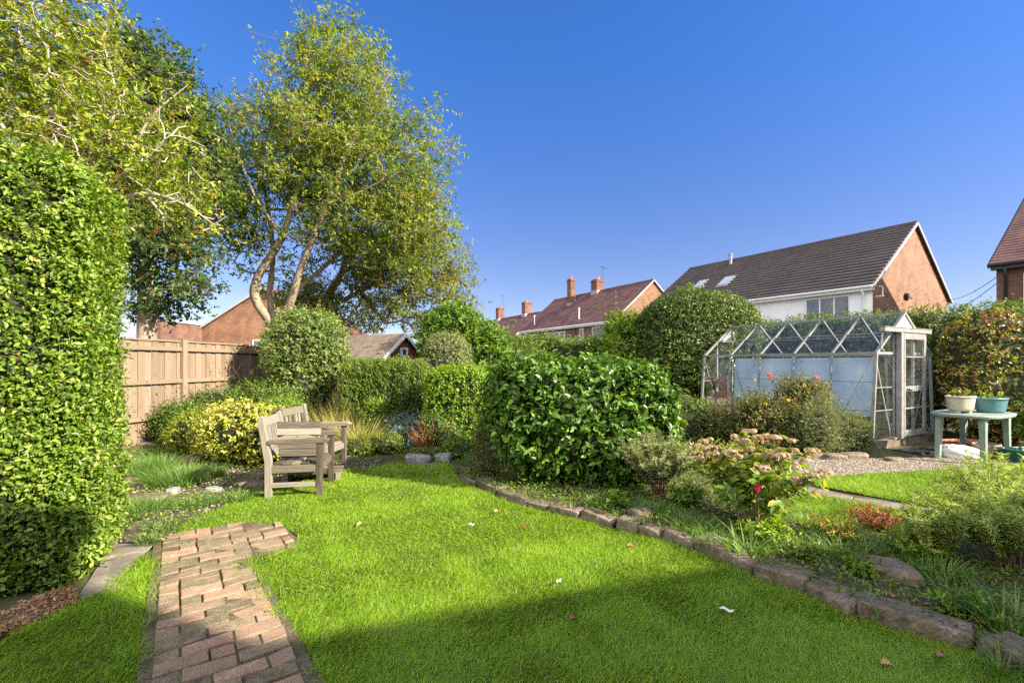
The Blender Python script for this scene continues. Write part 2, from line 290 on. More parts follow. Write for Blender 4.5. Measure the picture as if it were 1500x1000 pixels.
def tubes(name, A, ra, B, rb, k=5):
    A = np.asarray(A, float); B = np.asarray(B, float); n = len(A)
    ra = np.broadcast_to(ra, (n,)); rb = np.broadcast_to(rb, (n,))
    d = unit(B-A); ref = np.where(np.abs(d[:, 2:3]) < 0.95, np.array([[0, 0, 1.0]]), np.array([[1.0, 0, 0]]))
    u = unit(np.cross(d, ref)); w = np.cross(d, u)
    t = np.arange(k)*2*math.pi/k; c = np.cos(t)[None, :, None]; s_ = np.sin(t)[None, :, None]
    ring = u[:, None]*c+w[:, None]*s_
    V = np.concatenate([A[:, None]+ring*ra[:, None, None], B[:, None]+ring*rb[:, None, None]], 1).reshape(-1, 3)
    i = np.arange(n)[:, None]*2*k
    f = np.concatenate([i+np.array([[j, (j+1) % k, k+(j+1) % k, k+j]]) for j in range(k)], 0)
    return np_mesh(name, V, [f])
def sprigs(O, D, k, sl, L, W, spread=0.9, up=0.0, flat=0.5, hue=None, huej=0.18):
    """k leaves along each sprig"""
    n = len(O); D = unit(D); t = (np.arange(k)+0.5)/k
    t = np.clip(t[None]+rng.normal(0, 0.06, (n, k)), 0, 1.05)
    sl = np.broadcast_to(sl, (n,)).reshape(n, 1, 1)
    P = O[:, None]+D[:, None]*t[..., None]*sl
    side = unit(np.cross(np.repeat(D[:, None], k, 1), rng.normal(size=(n, k, 3))))
    T = unit(D[:, None]*(0.55)+side*spread+np.array([0, 0, up])+rng.normal(0, 0.15, (n, k, 3)))
    Nn = unit(D[:, None]*0.8+np.array([0, 0, flat])+rng.normal(0, 0.35, (n, k, 3)))
    sc = rng.uniform(0.5, 1.25, (n, k))
    h = (rng.uniform(0, 1, n) if hue is None else hue)[:, None]+rng.normal(0, huej, (n, k))
    return P.reshape(-1, 3), T.reshape(-1, 3), Nn.reshape(-1, 3), (L*sc).ravel(), (W*sc).ravel(), np.clip(h, 0, 1).ravel()

def surf(c, r, p, n, lumpamp=0.0, lf=2.0, zmin=None):
    """points and normals on a superellipsoid"""
    c = np.array(c, float); r = np.array(r, float)
    ar = np.array([r[1]*r[2], r[0]*r[2], r[0]*r[1]]); ax = rng.choice(3, n, p=ar/ar.sum())
    q = rng.uniform(-1, 1, (n, 3)); q[np.arange(n), ax] = rng.choice([-1.0, 1.0], n)
    q = q/((np.abs(q)**p).sum(1)**(1/p))[:, None]
    nn = unit(np.sign(q)*np.abs(q)**(p-1)/r)
    P = q*r+c
    if lumpamp: P = P+nn*(lump(P, lf)*lumpamp)[:, None]
    if zmin is not None:
        k = P[:, 2] > zmin; P, nn = P[k], nn[k]
    return P, nn
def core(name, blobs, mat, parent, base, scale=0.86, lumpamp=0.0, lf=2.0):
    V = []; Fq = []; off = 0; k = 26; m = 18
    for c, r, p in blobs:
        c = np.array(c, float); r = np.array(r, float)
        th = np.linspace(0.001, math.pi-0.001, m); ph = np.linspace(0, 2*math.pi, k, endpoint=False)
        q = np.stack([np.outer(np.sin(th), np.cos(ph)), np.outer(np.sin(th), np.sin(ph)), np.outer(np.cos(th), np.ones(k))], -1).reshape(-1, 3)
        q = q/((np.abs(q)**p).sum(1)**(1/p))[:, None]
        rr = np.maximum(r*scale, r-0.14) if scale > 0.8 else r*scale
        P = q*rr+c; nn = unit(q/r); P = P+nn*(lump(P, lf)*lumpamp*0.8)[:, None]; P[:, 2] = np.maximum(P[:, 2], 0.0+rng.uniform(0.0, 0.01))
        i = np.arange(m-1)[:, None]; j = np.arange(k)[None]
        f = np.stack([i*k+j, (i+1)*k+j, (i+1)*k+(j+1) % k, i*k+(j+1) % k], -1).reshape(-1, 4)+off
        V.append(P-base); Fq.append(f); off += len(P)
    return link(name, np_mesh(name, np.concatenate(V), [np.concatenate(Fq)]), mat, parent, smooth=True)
def bush(name, label, cat, blobs, n, L, W, mat, k=6, sl=0.12, lumpamp=0.06, lf=2.0, coremat='core', cscale=0.86, depth=0.10, up=0.1,
         spread=0.9, group=None, shape='ovate', trunk=None, updir=0.25, keepfn=None, curl=0.15, zmin=0.03, huefreq=2.2, huelo=0.0, hueamp=0.22, flat=0.5, rough=0.35, stray=0.02, gap=0.9, gapf=5.0):
    base = np.array([np.mean([b[0][0] for b in blobs]), np.mean([b[0][1] for b in blobs]), 0.0])
    root = thing(name, label, cat, base, 0, group)
    areas = np.array([b[1][0]*b[1][2]+b[1][1]*b[1][2]+b[1][0]*b[1][1] for b in blobs]); Ps = []; Ns = []
    for (c, r, p), a in zip(blobs, areas/areas.sum()):
        P, nn = surf(c, r, p, int(n*a), lumpamp, lf)
        keep = np.ones(len(P), bool)
        for (c2, r2, p2) in blobs:
            if c2 is c: continue
            q = np.abs((P-np.array(c2))/np.array(r2)); keep &= (q**p2).sum(1)**(1/p2) > 0.9
        Ps.append(P[keep]); Ns.append(nn[keep])
    P = np.concatenate(Ps); nn = np.concatenate(Ns)
    P = P-nn*(np.abs(rng.normal(0, depth, len(P))))[:, None]
    if keepfn is not None: kk = keepfn(P); P, nn = P[kk], nn[kk]
    kk = P[:, 2] > zmin; P, nn = P[kk], nn[kk]
    kk = lump(P, gapf)+rng.normal(0, 0.2, len(P)) < gap; P, nn = P[kk], nn[kk]
    D = unit(nn+rng.normal(0, rough, nn.shape)+np.array([0, 0, updir]))
    O = P-D*sl*0.5
    SLs = sl*rng.uniform(0.7, 1.3, len(P)); st_ = (rng.uniform(0, 1, len(P)) < stray) & (nn[:, 2] > -0.3)   # stray shoots stand out of the clipped face
    SLs[st_] *= rng.uniform(1.8, 3.0, st_.sum()); D[st_] = unit(D[st_]+np.array([0, 0, 0.5]))
    hue = np.clip(0.45+huelo+lump(P, huefreq)*hueamp+rng.normal(0, 0.14, len(P)), 0, 1)
    a = sprigs(O, D, k, SLs, L, W, spread=spread, up=up, hue=hue, flat=flat)
    ok = a[0][:, 2] > 0.01
    a = [x[ok] for x in a]
    link('foliage', leaf_mesh('foliage', a[0]-base, a[1], a[2], a[3], a[4], a[5], curl=curl, shape=shape), mat, root)
    if st_.any(): link('shoots', tubes('shoots', O[st_]-nn[st_]*0.05-base, 0.0022, (O+D*SLs[:, None])[st_]-base, 0.001, 4), M['twig'], root)
    if coremat: core('shade_core', blobs, M[coremat], root, base, cscale, lumpamp, lf)  # solid dark body added inside to block light and stand for inner shade
    if trunk:
        A = []; B = []; ra = []; rb = []
        for _ in range(trunk[0]):
            p = base+np.array([rng.normal(0, 0.05), rng.normal(0, 0.05), 0]); b = blobs[rng.integers(len(blobs))]; e = np.array(b[0])+rdir(1)[0]*np.array(b[1])*0.5
            prev = p
            for s_ in range(1, 5):
                q = p+(e-p)*s_/4+rng.normal(0, 0.03, 3); A.append(prev-base); B.append(q-base); ra.append(trunk[1]*(1-(s_-1)/5)); rb.append(trunk[1]*(1-s_/5)); prev = q
        link('trunk', tubes('trunk', A, np.array(ra), B, np.array(rb), 6), M['bark'], root, smooth=True)
    return root

def stems_plant(name, label, cat, base, n, h, spread, L, W, mat, k=30, t0=0.35, stemr=0.005, stemmat='twig', curve=0.25, shape='narrow', group=None,
                spreadang=1.1, up=0.3, sub=2, baser=0.06, hlo=0.7, tipflower=None, flat=0.5, hueoff=0.0, ell=(1, 1)):
    """shrub of separate upright stems, leaves set round the upper part of each"""
    base = np.array([base[0], base[1], base[2] if len(base) > 2 else 0.0]); root = thing(name, label, cat, base, 0, group)
    A = []; B = []; RA = []; RB = []; Ps = []; Ds = []; hue = []; tips = []
    for s in range(n):
        th = rng.uniform(0, 6.283); rr = math.sqrt(rng.uniform(0.02, 1))
        out = np.array([math.cos(th)*ell[0], math.sin(th)*ell[1], 0]); hh = h*rng.uniform(hlo, 1.0)*(1-0.28*rr*rr)
        p0 = out*baser*rng.uniform(0.2, 1); end = out*spread*rr+np.array([0, 0, hh]); m = 7
        hu = rng.uniform(0, 1)
        chains = [(p0, end, 1.0)]; A.append(np.array([0, 0, -0.01])); B.append(p0); RA.append(stemr*1.5); RB.append(stemr)
        for q in range(sub):
            f = rng.uniform(0.3, 0.7); mid = p0+(end-p0)*f
            e2 = mid+np.array([rng.normal(0, 0.16*h), rng.normal(0, 0.16*h), h*rng.uniform(0.2, 0.38)]); chains.append((mid, e2, 0.6))
        for a0, e0, sc in chains:
            prev = a0; jit = rng.normal(0, 0.02*h, 3)
            for i in range(1, m+1):
                t = i/m; lin = a0+(e0-a0)*t; bow = out*curve*spread*rr*math.sin(math.pi*t)*(-0.35)*sc
                pt = lin+bow+jit*math.sin(math.pi*t)+rng.normal(0, 0.004, 3)
                A.append(prev); B.append(pt); RA.append(stemr*(1-0.7*(t-1/m))*sc); RB.append(stemr*(1-0.7*t)*sc)
                if sc < 1 or t > t0:
                    kk = max(1, int(k/m*sc)); tt = rng.uniform(0, 1, kk)
                    Ps.append(prev+(pt-prev)*tt[:, None]); Ds.append(np.repeat([pt-prev], kk, 0)); hue.append(np.clip(rng.normal(hu*0.5+0.25+0.25*(t-0.5)+hueoff, 0.16, kk), 0, 1))
                prev = pt
            tips.append(prev)
    P = np.concatenate(Ps); D = unit(np.concatenate(Ds)); hue = np.concatenate(hue)
    side = unit(np.cross(D, rng.normal(size=P.shape)))
    T = unit(D*0.6+side*spreadang+np.array([0, 0, up])); Nn = unit(D+np.array([0, 0, flat])+rng.normal(0, 0.3, P.shape))
    sc = rng.uniform(0.6, 1.15, len(P)); ok = (P[:, 2]+base[2]) > 0.015
    link('foliage', leaf_mesh('foliage', P[ok], T[ok], Nn[ok], (L*sc)[ok], (W*sc)[ok], hue[ok], shape=shape), mat, root)
    link('stems', tubes('stems', A, np.array(RA), B, np.array(RB), 4), M[stemmat], root)
    return root, tips

def blades(P, h, w, lean=0.5, arch=0.6, hue=None, dirs=None, seg=3):
    """curved grass blades -> V, F, rnd"""
    n = len(P); th = rng.uniform(0, 2*math.pi, n)
    out = np.stack([np.cos(th), np.sin(th), np.zeros(n)], 1) if dirs is None else dirs
    sd = unit(np.stack([-out[:, 1], out[:, 0], np.zeros(n)], 1)+rng.normal(0, 0.5, (n, 3))*np.array([1, 1, 0.2]))
    h = np.broadcast_to(h, (n,))[:, None]; w = np.broadcast_to(w, (n,))[:, None]
    ln = (rng.uniform(0.1, 1.0, n)*lean)[:, None]; ar = (rng.uniform(0.3, 1.0, n)*arch)[:, None]
    rows = []
    for i in range(seg+1):
        t = i/seg; c = P+out*h*(ln*t+ar*t*t*0.8)+np.array([0, 0, 1])*h*(t-0.35*ar*t*t*t)
        ww = w*(1-t**1.6)*0.5 if i < seg else w*0
        if i < seg: rows += [c-sd*ww, c+sd*ww]
        else: rows += [c]
    V = np.stack(rows, 1).reshape(-1, 3); m = 2*seg+1; i0 = np.arange(n)[:, None]*m
    Fq = [i0+np.array([[2*s, 2*s+1, 2*s+3, 2*s+2]]) for s in range(seg-1)]
    Ft = i0+np.array([[2*seg-2, 2*seg-1, 2*seg]])
    hue = rng.uniform(0, 1, n) if hue is None else hue
    Fs = ([np.concatenate(Fq)] if Fq else [])+[Ft]; rn = ([np.tile(hue, seg-1)] if Fq else [])+[hue]
    return V, Fs, rn
def grass_clump(name, label, cat, base, rad, n, h, w, mat, lean=0.6, arch=0.8, group=None, ell=(1, 1), hue0=0.45, tilt=None, parts=True):
    base = np.array([base[0], base[1], base[2] if len(base) > 2 else 0.0])
    th = rng.uniform(0, 6.283, n); rr = np.sqrt(rng.uniform(0, 1, n))*rad
    P = np.stack([np.cos(th)*rr*ell[0], np.sin(th)*rr*ell[1], np.zeros(n)], 1)
    dirs = unit(np.stack([np.cos(th), np.sin(th), np.zeros(n)], 1)*(rr/rad)[:, None]+rng.normal(0, 0.5, (n, 3))*np.array([1, 1, 0]))
    V, Fs, rn = blades(P, h*rng.uniform(0.5, 1.1, n), w, lean, arch, np.clip(rng.normal(hue0, 0.22, n), 0, 1), dirs, 5)
    o = link(name, np_mesh(name, V, Fs, rn), mat, None, base); tagit(o, label, cat, group)
    return o

def inpoly(x, y, poly):
    poly = np.asarray(poly); c = np.zeros(len(x), bool); j = len(poly)-1
    for i in range(len(poly)):
        xi, yi = poly[i]; xj, yj = poly[j]
        k = ((yi > y) != (yj > y)) & (x < (xj-xi)*(y-yi)/(yj-yi+1e-12)+xi); c ^= k; j = i
    return c
def inany(x, y, polys):
    r = np.zeros(len(x), bool)
    for p in polys: r |= inpoly(x, y, p)
    return r
def sheet(name, poly, step, zf, mat, kind='structure', jit=0.0):
    """ground sheet clipped to a polygon, boundary snapped to the outline"""
    import bmesh
    poly = np.asarray(poly); bm = bmesh.new()
    vs = [bm.verts.new((p[0], p[1], 0)) for p in poly]; bm.faces.new(vs)
    lo = poly.min(0); hi = poly.max(0)
    for a in np.arange(lo[0]+step, hi[0], step):
        bmesh.ops.bisect_plane(bm, geom=bm.verts[:]+bm.edges[:]+bm.faces[:], plane_co=(a, 0, 0), plane_no=(1, 0, 0))
    for a in np.arange(lo[1]+step, hi[1], step):
        bmesh.ops.bisect_plane(bm, geom=bm.verts[:]+bm.edges[:]+bm.faces[:], plane_co=(0, a, 0), plane_no=(0, 1, 0))
    P = np.array([v.co[:] for v in bm.verts]); z = zf(P[:, 0], P[:, 1])
    for v, zz in zip(bm.verts, z): v.co.z = zz
    bmesh.ops.recalc_face_normals(bm, faces=bm.faces)
    me = bpy.data.meshes.new(name); bm.to_mesh(me); bm.free()
    if len(me.polygons) and me.polygons[0].normal.z < 0: me.flip_normals()
    o = link(name, me, mat, smooth=True); tagit(o, kind=kind)
    return o
def curvepoly(pts, n=6):
    """smooth an open polyline (Catmull-Rom)"""
    pts = [np.array(p, float) for p in pts]; out = []
    for i in range(len(pts)-1):
        p0 = pts[max(i-1, 0)]; p1 = pts[i]; p2 = pts[i+1]; p3 = pts[min(i+2, len(pts)-1)]
        for k in range(n):
            t = k/n; out.append(0.5*((2*p1)+(-p0+p2)*t+(2*p0-5*p1+4*p2-p3)*t*t+(-p0+3*p1-3*p2+p3)*t**3))
    out.append(pts[-1]); return out

# ---------------------------------------------------------------- trees
def tree(name, label, cat, base, limbs, env, ntarget, nleaf, L, W, mat, barkmat='bark', group=None, twigr=0.006, spreadc=0.35, rtrunk=None, seed=1,
         excl=0.05, lumpdrop=-9.0, k=5, sl=0.16, expo=2.4, shell=0.45, bare=0.0, droop=0.0, sides=6, hueoff=0.0, huefreq=0.8, jitter=0.06, upd=0.2):
    """limbs: list of (polyline, minradius start, end); env: list of ellipsoids (c, r) the crown fills"""
    g = np.random.default_rng(seed); base = np.array(base, float)
    pos = []; par = []; minr = []
    def addchain(pts, start, r0, r1):
        pv = start
        for i, p in enumerate(pts):
            pos.append(np.array(p, float)); par.append(pv); minr.append(r0+(r1-r0)*i/max(1, len(pts)-1)); pv = len(pos)-1
        return pv
    for li, (pl, r0, r1) in enumerate(limbs):
        pts = curvepoly(pl, 5)
        if li == 0: addchain(pts, -1, r0, r1)
        else:
            d = [np.linalg.norm(q-pts[0]) for q in pos]; addchain(pts[1:], int(np.argmin(d)), r0, r1)
    T = []
    vol = np.array([r[0]*r[1]*r[2] for c, r in env]); cnt = (ntarget*vol/vol.sum()).astype(int)+1
    for (c, r), m in zip(env, cnt):
        d = unit(g.normal(size=(m, 3))); rad = g.uniform(0, 1, m)**shell
        T.append(np.array(c)+d*rad[:, None]*np.array(r))
    T = np.concatenate(T)
    T = T[lump(T, 0.9) > lumpdrop]
    T = T[T[:, 2] > 0.4]
    start = pos[0]; T = T[np.argsort(np.linalg.norm(T-start, axis=1))]
    ends = []
    kd = None
    for i, t in enumerate(T):
        if kd is None or i % 12 == 0:
            kd = KDTree(len(pos)); [kd.insert(p, j) for j, p in enumerate(pos)]; kd.balance(); m0 = len(pos)
        best = None; bd = 1e9
        for co, j, d in kd.find_n(t, 6):
            pen = d*(1+0.8*max(0, (pos[j][2]-t[2])/max(d, 1e-3)))+0.12*(minr[j] <= 0.002)
            if pen < bd: bd = pen; best = j
        for j in range(m0, len(pos)):
            d = np.linalg.norm(pos[j]-t)
            if d*1.1 < bd: bd = d; best = j
        p = pos[best]; d = t-p; ln = np.linalg.norm(d); nseg = max(2, int(ln/0.3)); perp = np.cross(unit(d), g.normal(size=3)); sag = np.array([0, 0, -droop*ln])
        pts = [p+d*(s/nseg)+perp*math.sin(math.pi*s/nseg)*ln*0.12+sag*(s/nseg)**2+g.normal(0, jitter*ln*0.3, 3) for s in range(1, nseg+1)]
        e = addchain(pts, best, 0.0, 0.0); ends.append(e)
    n = len(pos); r = np.zeros(n); acc = np.zeros(n)
    for j in range(n-1, -1, -1):
        rr = max(acc[j]**(1/expo) if acc[j] > 0 else twigr, minr[j], twigr); r[j] = rr
        if par[j] >= 0: acc[par[j]] += rr**expo if minr[j] < 0.001 else 0
    pos = np.array(pos); par = np.array(par); ch = par >= 0
    r = np.minimum(r, (rtrunk or 9))
    root = thing(name, label, cat, base, 0, group)
    A = pos[par[ch]]-base; B = pos[ch]-base
    rb = r[ch]; ra = np.minimum(r[par[ch]], rb*1.6+0.002)
    link('trunk', tubes('trunk', A, ra, B+unit(B-A)*rb[:, None]*0.4, rb, sides), M[barkmat], root, smooth=True)
    ends = np.array(ends); E = pos[ends]
    if bare > 0: kk = g.uniform(0, 1, len(E)) > bare; E = E[kk]
    per = max(1, int(nleaf/k/len(E)))
    C = np.repeat(E, per, 0); O = C+g.normal(0, spreadc*0.5, C.shape)*np.array([1, 1, 0.75])
    D = unit(O-C+g.normal(0, 0.25, C.shape)+np.array([0, 0, upd])); cl = np.repeat(g.normal(0, 0.16, len(E)), per)
    hue = np.clip(0.42+hueoff+cl+lump(O, huefreq)*0.14+g.normal(0, 0.1, len(O)), 0, 1)
    a = sprigs(O-D*sl*0.5, D, k, sl*g.uniform(0.6, 1.3, len(O)), L, W, hue=hue, flat=0.7)
    link('crown', leaf_mesh('crown', a[0]-base, a[1], a[2], a[3], a[4], a[5], curl=0.2), mat, root)
    # sprig stems tie the leaves back to the twigs
    sel = g.uniform(0, 1, len(O)) < 0.5
    link('twigs', tubes('twigs', C[sel]-base, twigr*0.5, (O+D*sl*0.4)[sel]-base, twigr*0.25, 3), M['twig'], root)
    return root

# ================================================================ SETTING
import bmesh
SUN_H = np.array([0.914, -0.407]); SUN_H = SUN_H/np.linalg.norm(SUN_H); SUN_EL = R(30)
w = bpy.data.worlds.new("World"); SC.world = w; w.use_nodes = True; nt = w.node_tree; nt.nodes.clear()
o_ = N(nt, 'ShaderNodeOutputWorld'); bg = N(nt, 'ShaderNodeBackground'); sky = N(nt, 'ShaderNodeTexSky', sky_type='NISHITA')
sky.sun_disc = False; sky.sun_elevation = SUN_EL; sky.sun_rotation = math.atan2(SUN_H[0], SUN_H[1]); sky.altitude = 0; sky.air_density = 1.0; sky.dust_density = 0.25; sky.ozone_density = 3.5
hs = N(nt, 'ShaderNodeHueSaturation'); hs.inputs['Hue'].default_value = 0.51; hs.inputs['Saturation'].default_value = 1.1; hs.inputs['Value'].default_value = 1.0
tc = N(nt, 'ShaderNodeTexCoord'); mp = N(nt, 'ShaderNodeMapping'); mp.inputs['Scale'].default_value = (2.2, 2.2, 12)
no = N(nt, 'ShaderNodeTexNoise'); no.inputs['Scale'].default_value = 1.4; no.inputs['Detail'].default_value = 7
sp = N(nt, 'ShaderNodeSeparateXYZ')
nt.links.new(tc.outputs['Generated'], mp.inputs[0]); nt.links.new(mp.outputs[0], no.inputs['Vector']); nt.links.new(tc.outputs['Generated'], sp.inputs[0])
def mrange(src, a, b, c, d):
    m = N(nt, 'ShaderNodeMapRange', interpolation_type='SMOOTHSTEP'); nt.links.new(src, m.inputs[0])
    for i, v in enumerate((a, b, c, d)): m.inputs[i+1].default_value = v
    return m.outputs[0]
def mul(a, b):
    m = N(nt, 'ShaderNodeMath', operation='MULTIPLY'); nt.links.new(a, m.inputs[0])
    if isinstance(b, float): m.inputs[1].default_value = b
    else: nt.links.new(b, m.inputs[1])
    return m.outputs[0]
cm = mul(mul(mrange(no.outputs['Fac'], 0.42, 0.62, 0, 1), mrange(sp.outputs[2], 0.05, 0.15, 1, 0)), mrange(sp.outputs[0], -0.6, -0.35, 1, 0))
mx = N(nt, 'ShaderNodeMix'); mx.data_type = 'RGBA'
nt.links.new(sky.outputs[0], hs.inputs['Color']); nt.links.new(mul(cm, 0.8), mx.inputs[0]); nt.links.new(hs.outputs[0], mx.inputs[6]); mx.inputs[7].default_value = (3.2, 3.3, 4.4, 1)
# bright clouds added to the unseen sky behind the viewpoint to fill the shade
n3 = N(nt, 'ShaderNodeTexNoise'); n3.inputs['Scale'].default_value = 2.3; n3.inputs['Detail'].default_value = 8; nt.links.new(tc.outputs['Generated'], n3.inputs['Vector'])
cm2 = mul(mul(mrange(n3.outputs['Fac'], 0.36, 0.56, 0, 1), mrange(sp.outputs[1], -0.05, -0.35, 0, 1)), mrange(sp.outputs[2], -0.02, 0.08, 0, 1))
gain = N(nt, 'ShaderNodeMix'); gain.data_type = 'RGBA'; gain.blend_type = 'MULTIPLY'; gain.inputs[0].default_value = 1.0; 
gm_ = N(nt, 'ShaderNodeMix'); gm_.data_type = 'RGBA'; gm_.inputs[6].default_value = (0.46, 0.41, 0.47, 1); gm_.inputs[7].default_value = (0.30, 0.53, 0.72, 1)
nt.links.new(mrange(sp.outputs[2], 0.12, 0.62, 0, 1), gm_.inputs[0]); nt.links.new(gm_.outputs[2], gain.inputs[7])
nt.links.new(hs.outputs[0], gain.inputs[6]); nt.links.new(gain.outputs[2], mx.inputs[6])
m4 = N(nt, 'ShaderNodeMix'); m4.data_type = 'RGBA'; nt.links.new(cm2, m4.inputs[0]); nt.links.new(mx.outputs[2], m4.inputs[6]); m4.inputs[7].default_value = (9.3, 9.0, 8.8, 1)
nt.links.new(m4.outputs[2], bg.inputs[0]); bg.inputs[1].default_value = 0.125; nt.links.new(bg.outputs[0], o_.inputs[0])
sl = bpy.data.lights.new('sun', 'SUN'); sl.energy = 5.0; sl.angle = R(0.5); sl.color = (1.0, 0.90, 0.74)
so = bpy.data.objects.new('sun', sl); COL.objects.link(so)
sv = Vector((SUN_H[0]*math.cos(SUN_EL), SUN_H[1]*math.cos(SUN_EL), math.sin(SUN_EL)))
so.rotation_euler = (-sv).to_track_quat('-Z', 'Y').to_euler(); so.location = (12, -6, 14)
cd = bpy.data.cameras.new('camera'); co = bpy.data.objects.new('camera', cd); COL.objects.link(co); SC.camera = co
cd.sensor_width = 36; cd.lens = 36*F/1500; cd.shift_y = (CY-500)/1500; cd.clip_start = 0.05; cd.clip_end = 3000
co.location = (0, 0, H); co.rotation_euler = (R(90), 0, 0)
SC.view_settings.view_transform = 'Standard'; SC.view_settings.look = 'None'; SC.view_settings.gamma = 1; SC.view_settings.exposure = 1.55
SC.cycles.use_denoising = False; SC.cycles.max_bounces = 8; SC.cycles.transparent_max_bounces = 24; SC.cycles.diffuse_bounces = 3

# --- ground
gm = bpy.data.meshes.new('ground'); gm.from_pydata([(-1500, -1500, 0), (1500, -1500, 0), (1500, 1500, 0), (-1500, 1500, 0)], [], [(0, 1, 2, 3)])
tagit(link('ground', gm, M['ground']), kind='structure')

# path frame
PO = np.array([-1.58, 1.995]); PU = np.array([0.804, 0.594]); PV = np.array([-0.594, 0.804])
def pw(u, v): return PO+PU*u+PV*v
path_right = [pw(0.62, -1.0), pw(0.58, 0.0), pw(0.50, 0.6), pw(0.46, 1.08), pw(0.80, 1.12), pw(0.88, 1.45), pw(0.80, 1.82), pw(0.50, 2.02), pw(0.15, 2.02)]
path_left = [pw(-0.06, -1.0), pw(-0.05, 0.0), pw(-0.05, 1.0), pw(-0.02, 1.9)]
edge_px = [(664, 690), (670, 704), (700, 719), (752, 742), (800, 754), (870, 770), (960, 794), (1010, 812), (1100, 848), (1176, 876), (1250, 912), (1330, 938), (1430, 968), (1500, 1010), (1620, 1090)]
edge = curvepoly([gp(*p) for p in edge_px], 3)
lawn_left = [gp(*p) for p in [(262, 790), (262, 775), (330, 742), (385, 722), (450, 706), (500, 692), (560, 684), (600, 679), (655, 678)]]
main_lawn = [np.array([-0.6, 0.9])]+path_right[::1]+lawn_left+edge+[np.array([1.3, 0.9])]
left_lawn = [gp(*p) for p in [(-150, 1080), (-60, 985), (20, 930), (70, 912), (115, 886), (150, 868), (178, 840), (205, 818), (232, 806)]]+path_left[::-1]+[np.array([-2.2, 0.9])]
right_lawn = curvepoly([gp(*p) for p in [(1200, 701), (1300, 695), (1400, 689), (1500, 683), (1600, 680)]], 3)+curvepoly([gp(*p) for p in [(1640, 775), (1500, 762), (1420, 752), (1380, 746), (1300, 732), (1210, 716), (1188, 708)]], 3)
strip_lawn = [gp(*p) for p in [(1150, 722), (1200, 728), (1290, 744), (1390, 764), (1520, 782), (1540, 800), (1400, 800), (1310, 792), (1240, 790), (1160, 780), (1110, 760)]]
zl = lambda x, y: 0.012+0.004*np.sin(x*3+y)+0.004*np.sin(y*4.1)
for nm, poly in (('lawn', main_lawn), ('lawn', left_lawn), ('lawn', right_lawn), ('lawn', strip_lawn)): sheet(nm, poly, 0.3, zl, M['turf'])
# soil bed held up by the stone edging
bed = [p+np.array([0.03, 0.06]) for p in edge]+[gp(1700, 1000), gp(1620, 800), gp(1540, 798), gp(1400, 798), gp(1310, 790), gp(1240, 787), gp(1160, 778), gp(1110, 757), gp(1140, 712), gp(1060, 690), gp(960, 672), gp(800, 664), gp(690, 668)]
bedz = lambda x, y: 0.065+0.02*lump(np.stack([x, y, 0*x], 1), 3.0)+0.012*lump(np.stack([x, y, 0*x], 1), 14)
sheet('soil_bed', bed, 0.07, bedz, M['soil'])
# gravel patch before the greenhouse and in the left border
def pebbles(name, poly, n, s0, s1, mat, z=0.004, kind='stuff'):
    poly = np.asarray(poly); lo, hi = poly.min(0), poly.max(0); X = rng.uniform(lo[0], hi[0], n*3); Y = rng.uniform(lo[1], hi[1], n*3)
    k = inpoly(X, Y, poly); X, Y = X[k][:n], Y[k][:n]; m = len(X)
    V0 = np.array([(1, 0, 0), (0, 1, 0), (-1, 0, 0), (0, -1, 0), (0, 0, 0.7), (0.6, 0.6, 0.4), (-0.6, 0.6, 0.4), (-0.6, -0.6, 0.4), (0.6, -0.6, 0.4)])
    F0 = np.array([(0, 5, 8), (5, 1, 6), (6, 2, 7), (7, 3, 8), (4, 5, 6), (4, 6, 7), (4, 7, 8), (4, 8, 5), (0, 1, 5), (1, 2, 6), (2, 3, 7), (3, 0, 8)])
    s = rng.uniform(s0, s1, (m, 1, 1)); v = V0[None]*s*rng.uniform(0.6, 1.2, (m, 9, 3)); a = rng.uniform(0, 6.28, m); c, sn = np.cos(a)[:, None], np.sin(a)[:, None]
    v = np.stack([v[..., 0]*c-v[..., 1]*sn, v[..., 0]*sn+v[..., 1]*c, v[..., 2]], -1)+np.stack([X, Y, np.full(m, z)], 1)[:, None]
    f = (np.arange(m)*9)[:, None, None]+F0[None]; r = np.repeat(rng.uniform(0, 1, m), 12)
    return tagit(link(name, np_mesh(name, v.reshape(-1, 3), [f.reshape(-1, 3)], [r]), mat), kind=kind)
gravel_poly = curvepoly([gp(*p) for p in [(1160, 694), (1210, 699), (1300, 693), (1400, 687), (1500, 682)]], 2)+curvepoly([gp(*p) for p in [(1500, 668), (1400, 670), (1320, 672), (1260, 672), (1210, 672), (1150, 678)]], 2)
sheet('gravel_bed', gravel_poly, 0.3, lambda x, y: 0.006+0*x, M['soil'])
pebbles('gravel', gravel_poly, 14000, 0.008, 0.02, M['gravel'], 0.008)
lborder = [gp(*p) for p in [(175, 800), (150, 740), (185, 660), (230, 640), (330, 655), (480, 670), (560, 672), (560, 684), (500, 692), (385, 722), (330, 742), (262, 775), (240, 800)]]
sheet('border_soil', lborder, 0.1, lambda x, y: 0.012+0.03*(0.5+0.5*lump(np.stack([x, y, 0*x], 1), 3)), M['soil'])
pebbles('gravel', lborder, 2600, 0.006, 0.02, M['gravel'], 0.03)

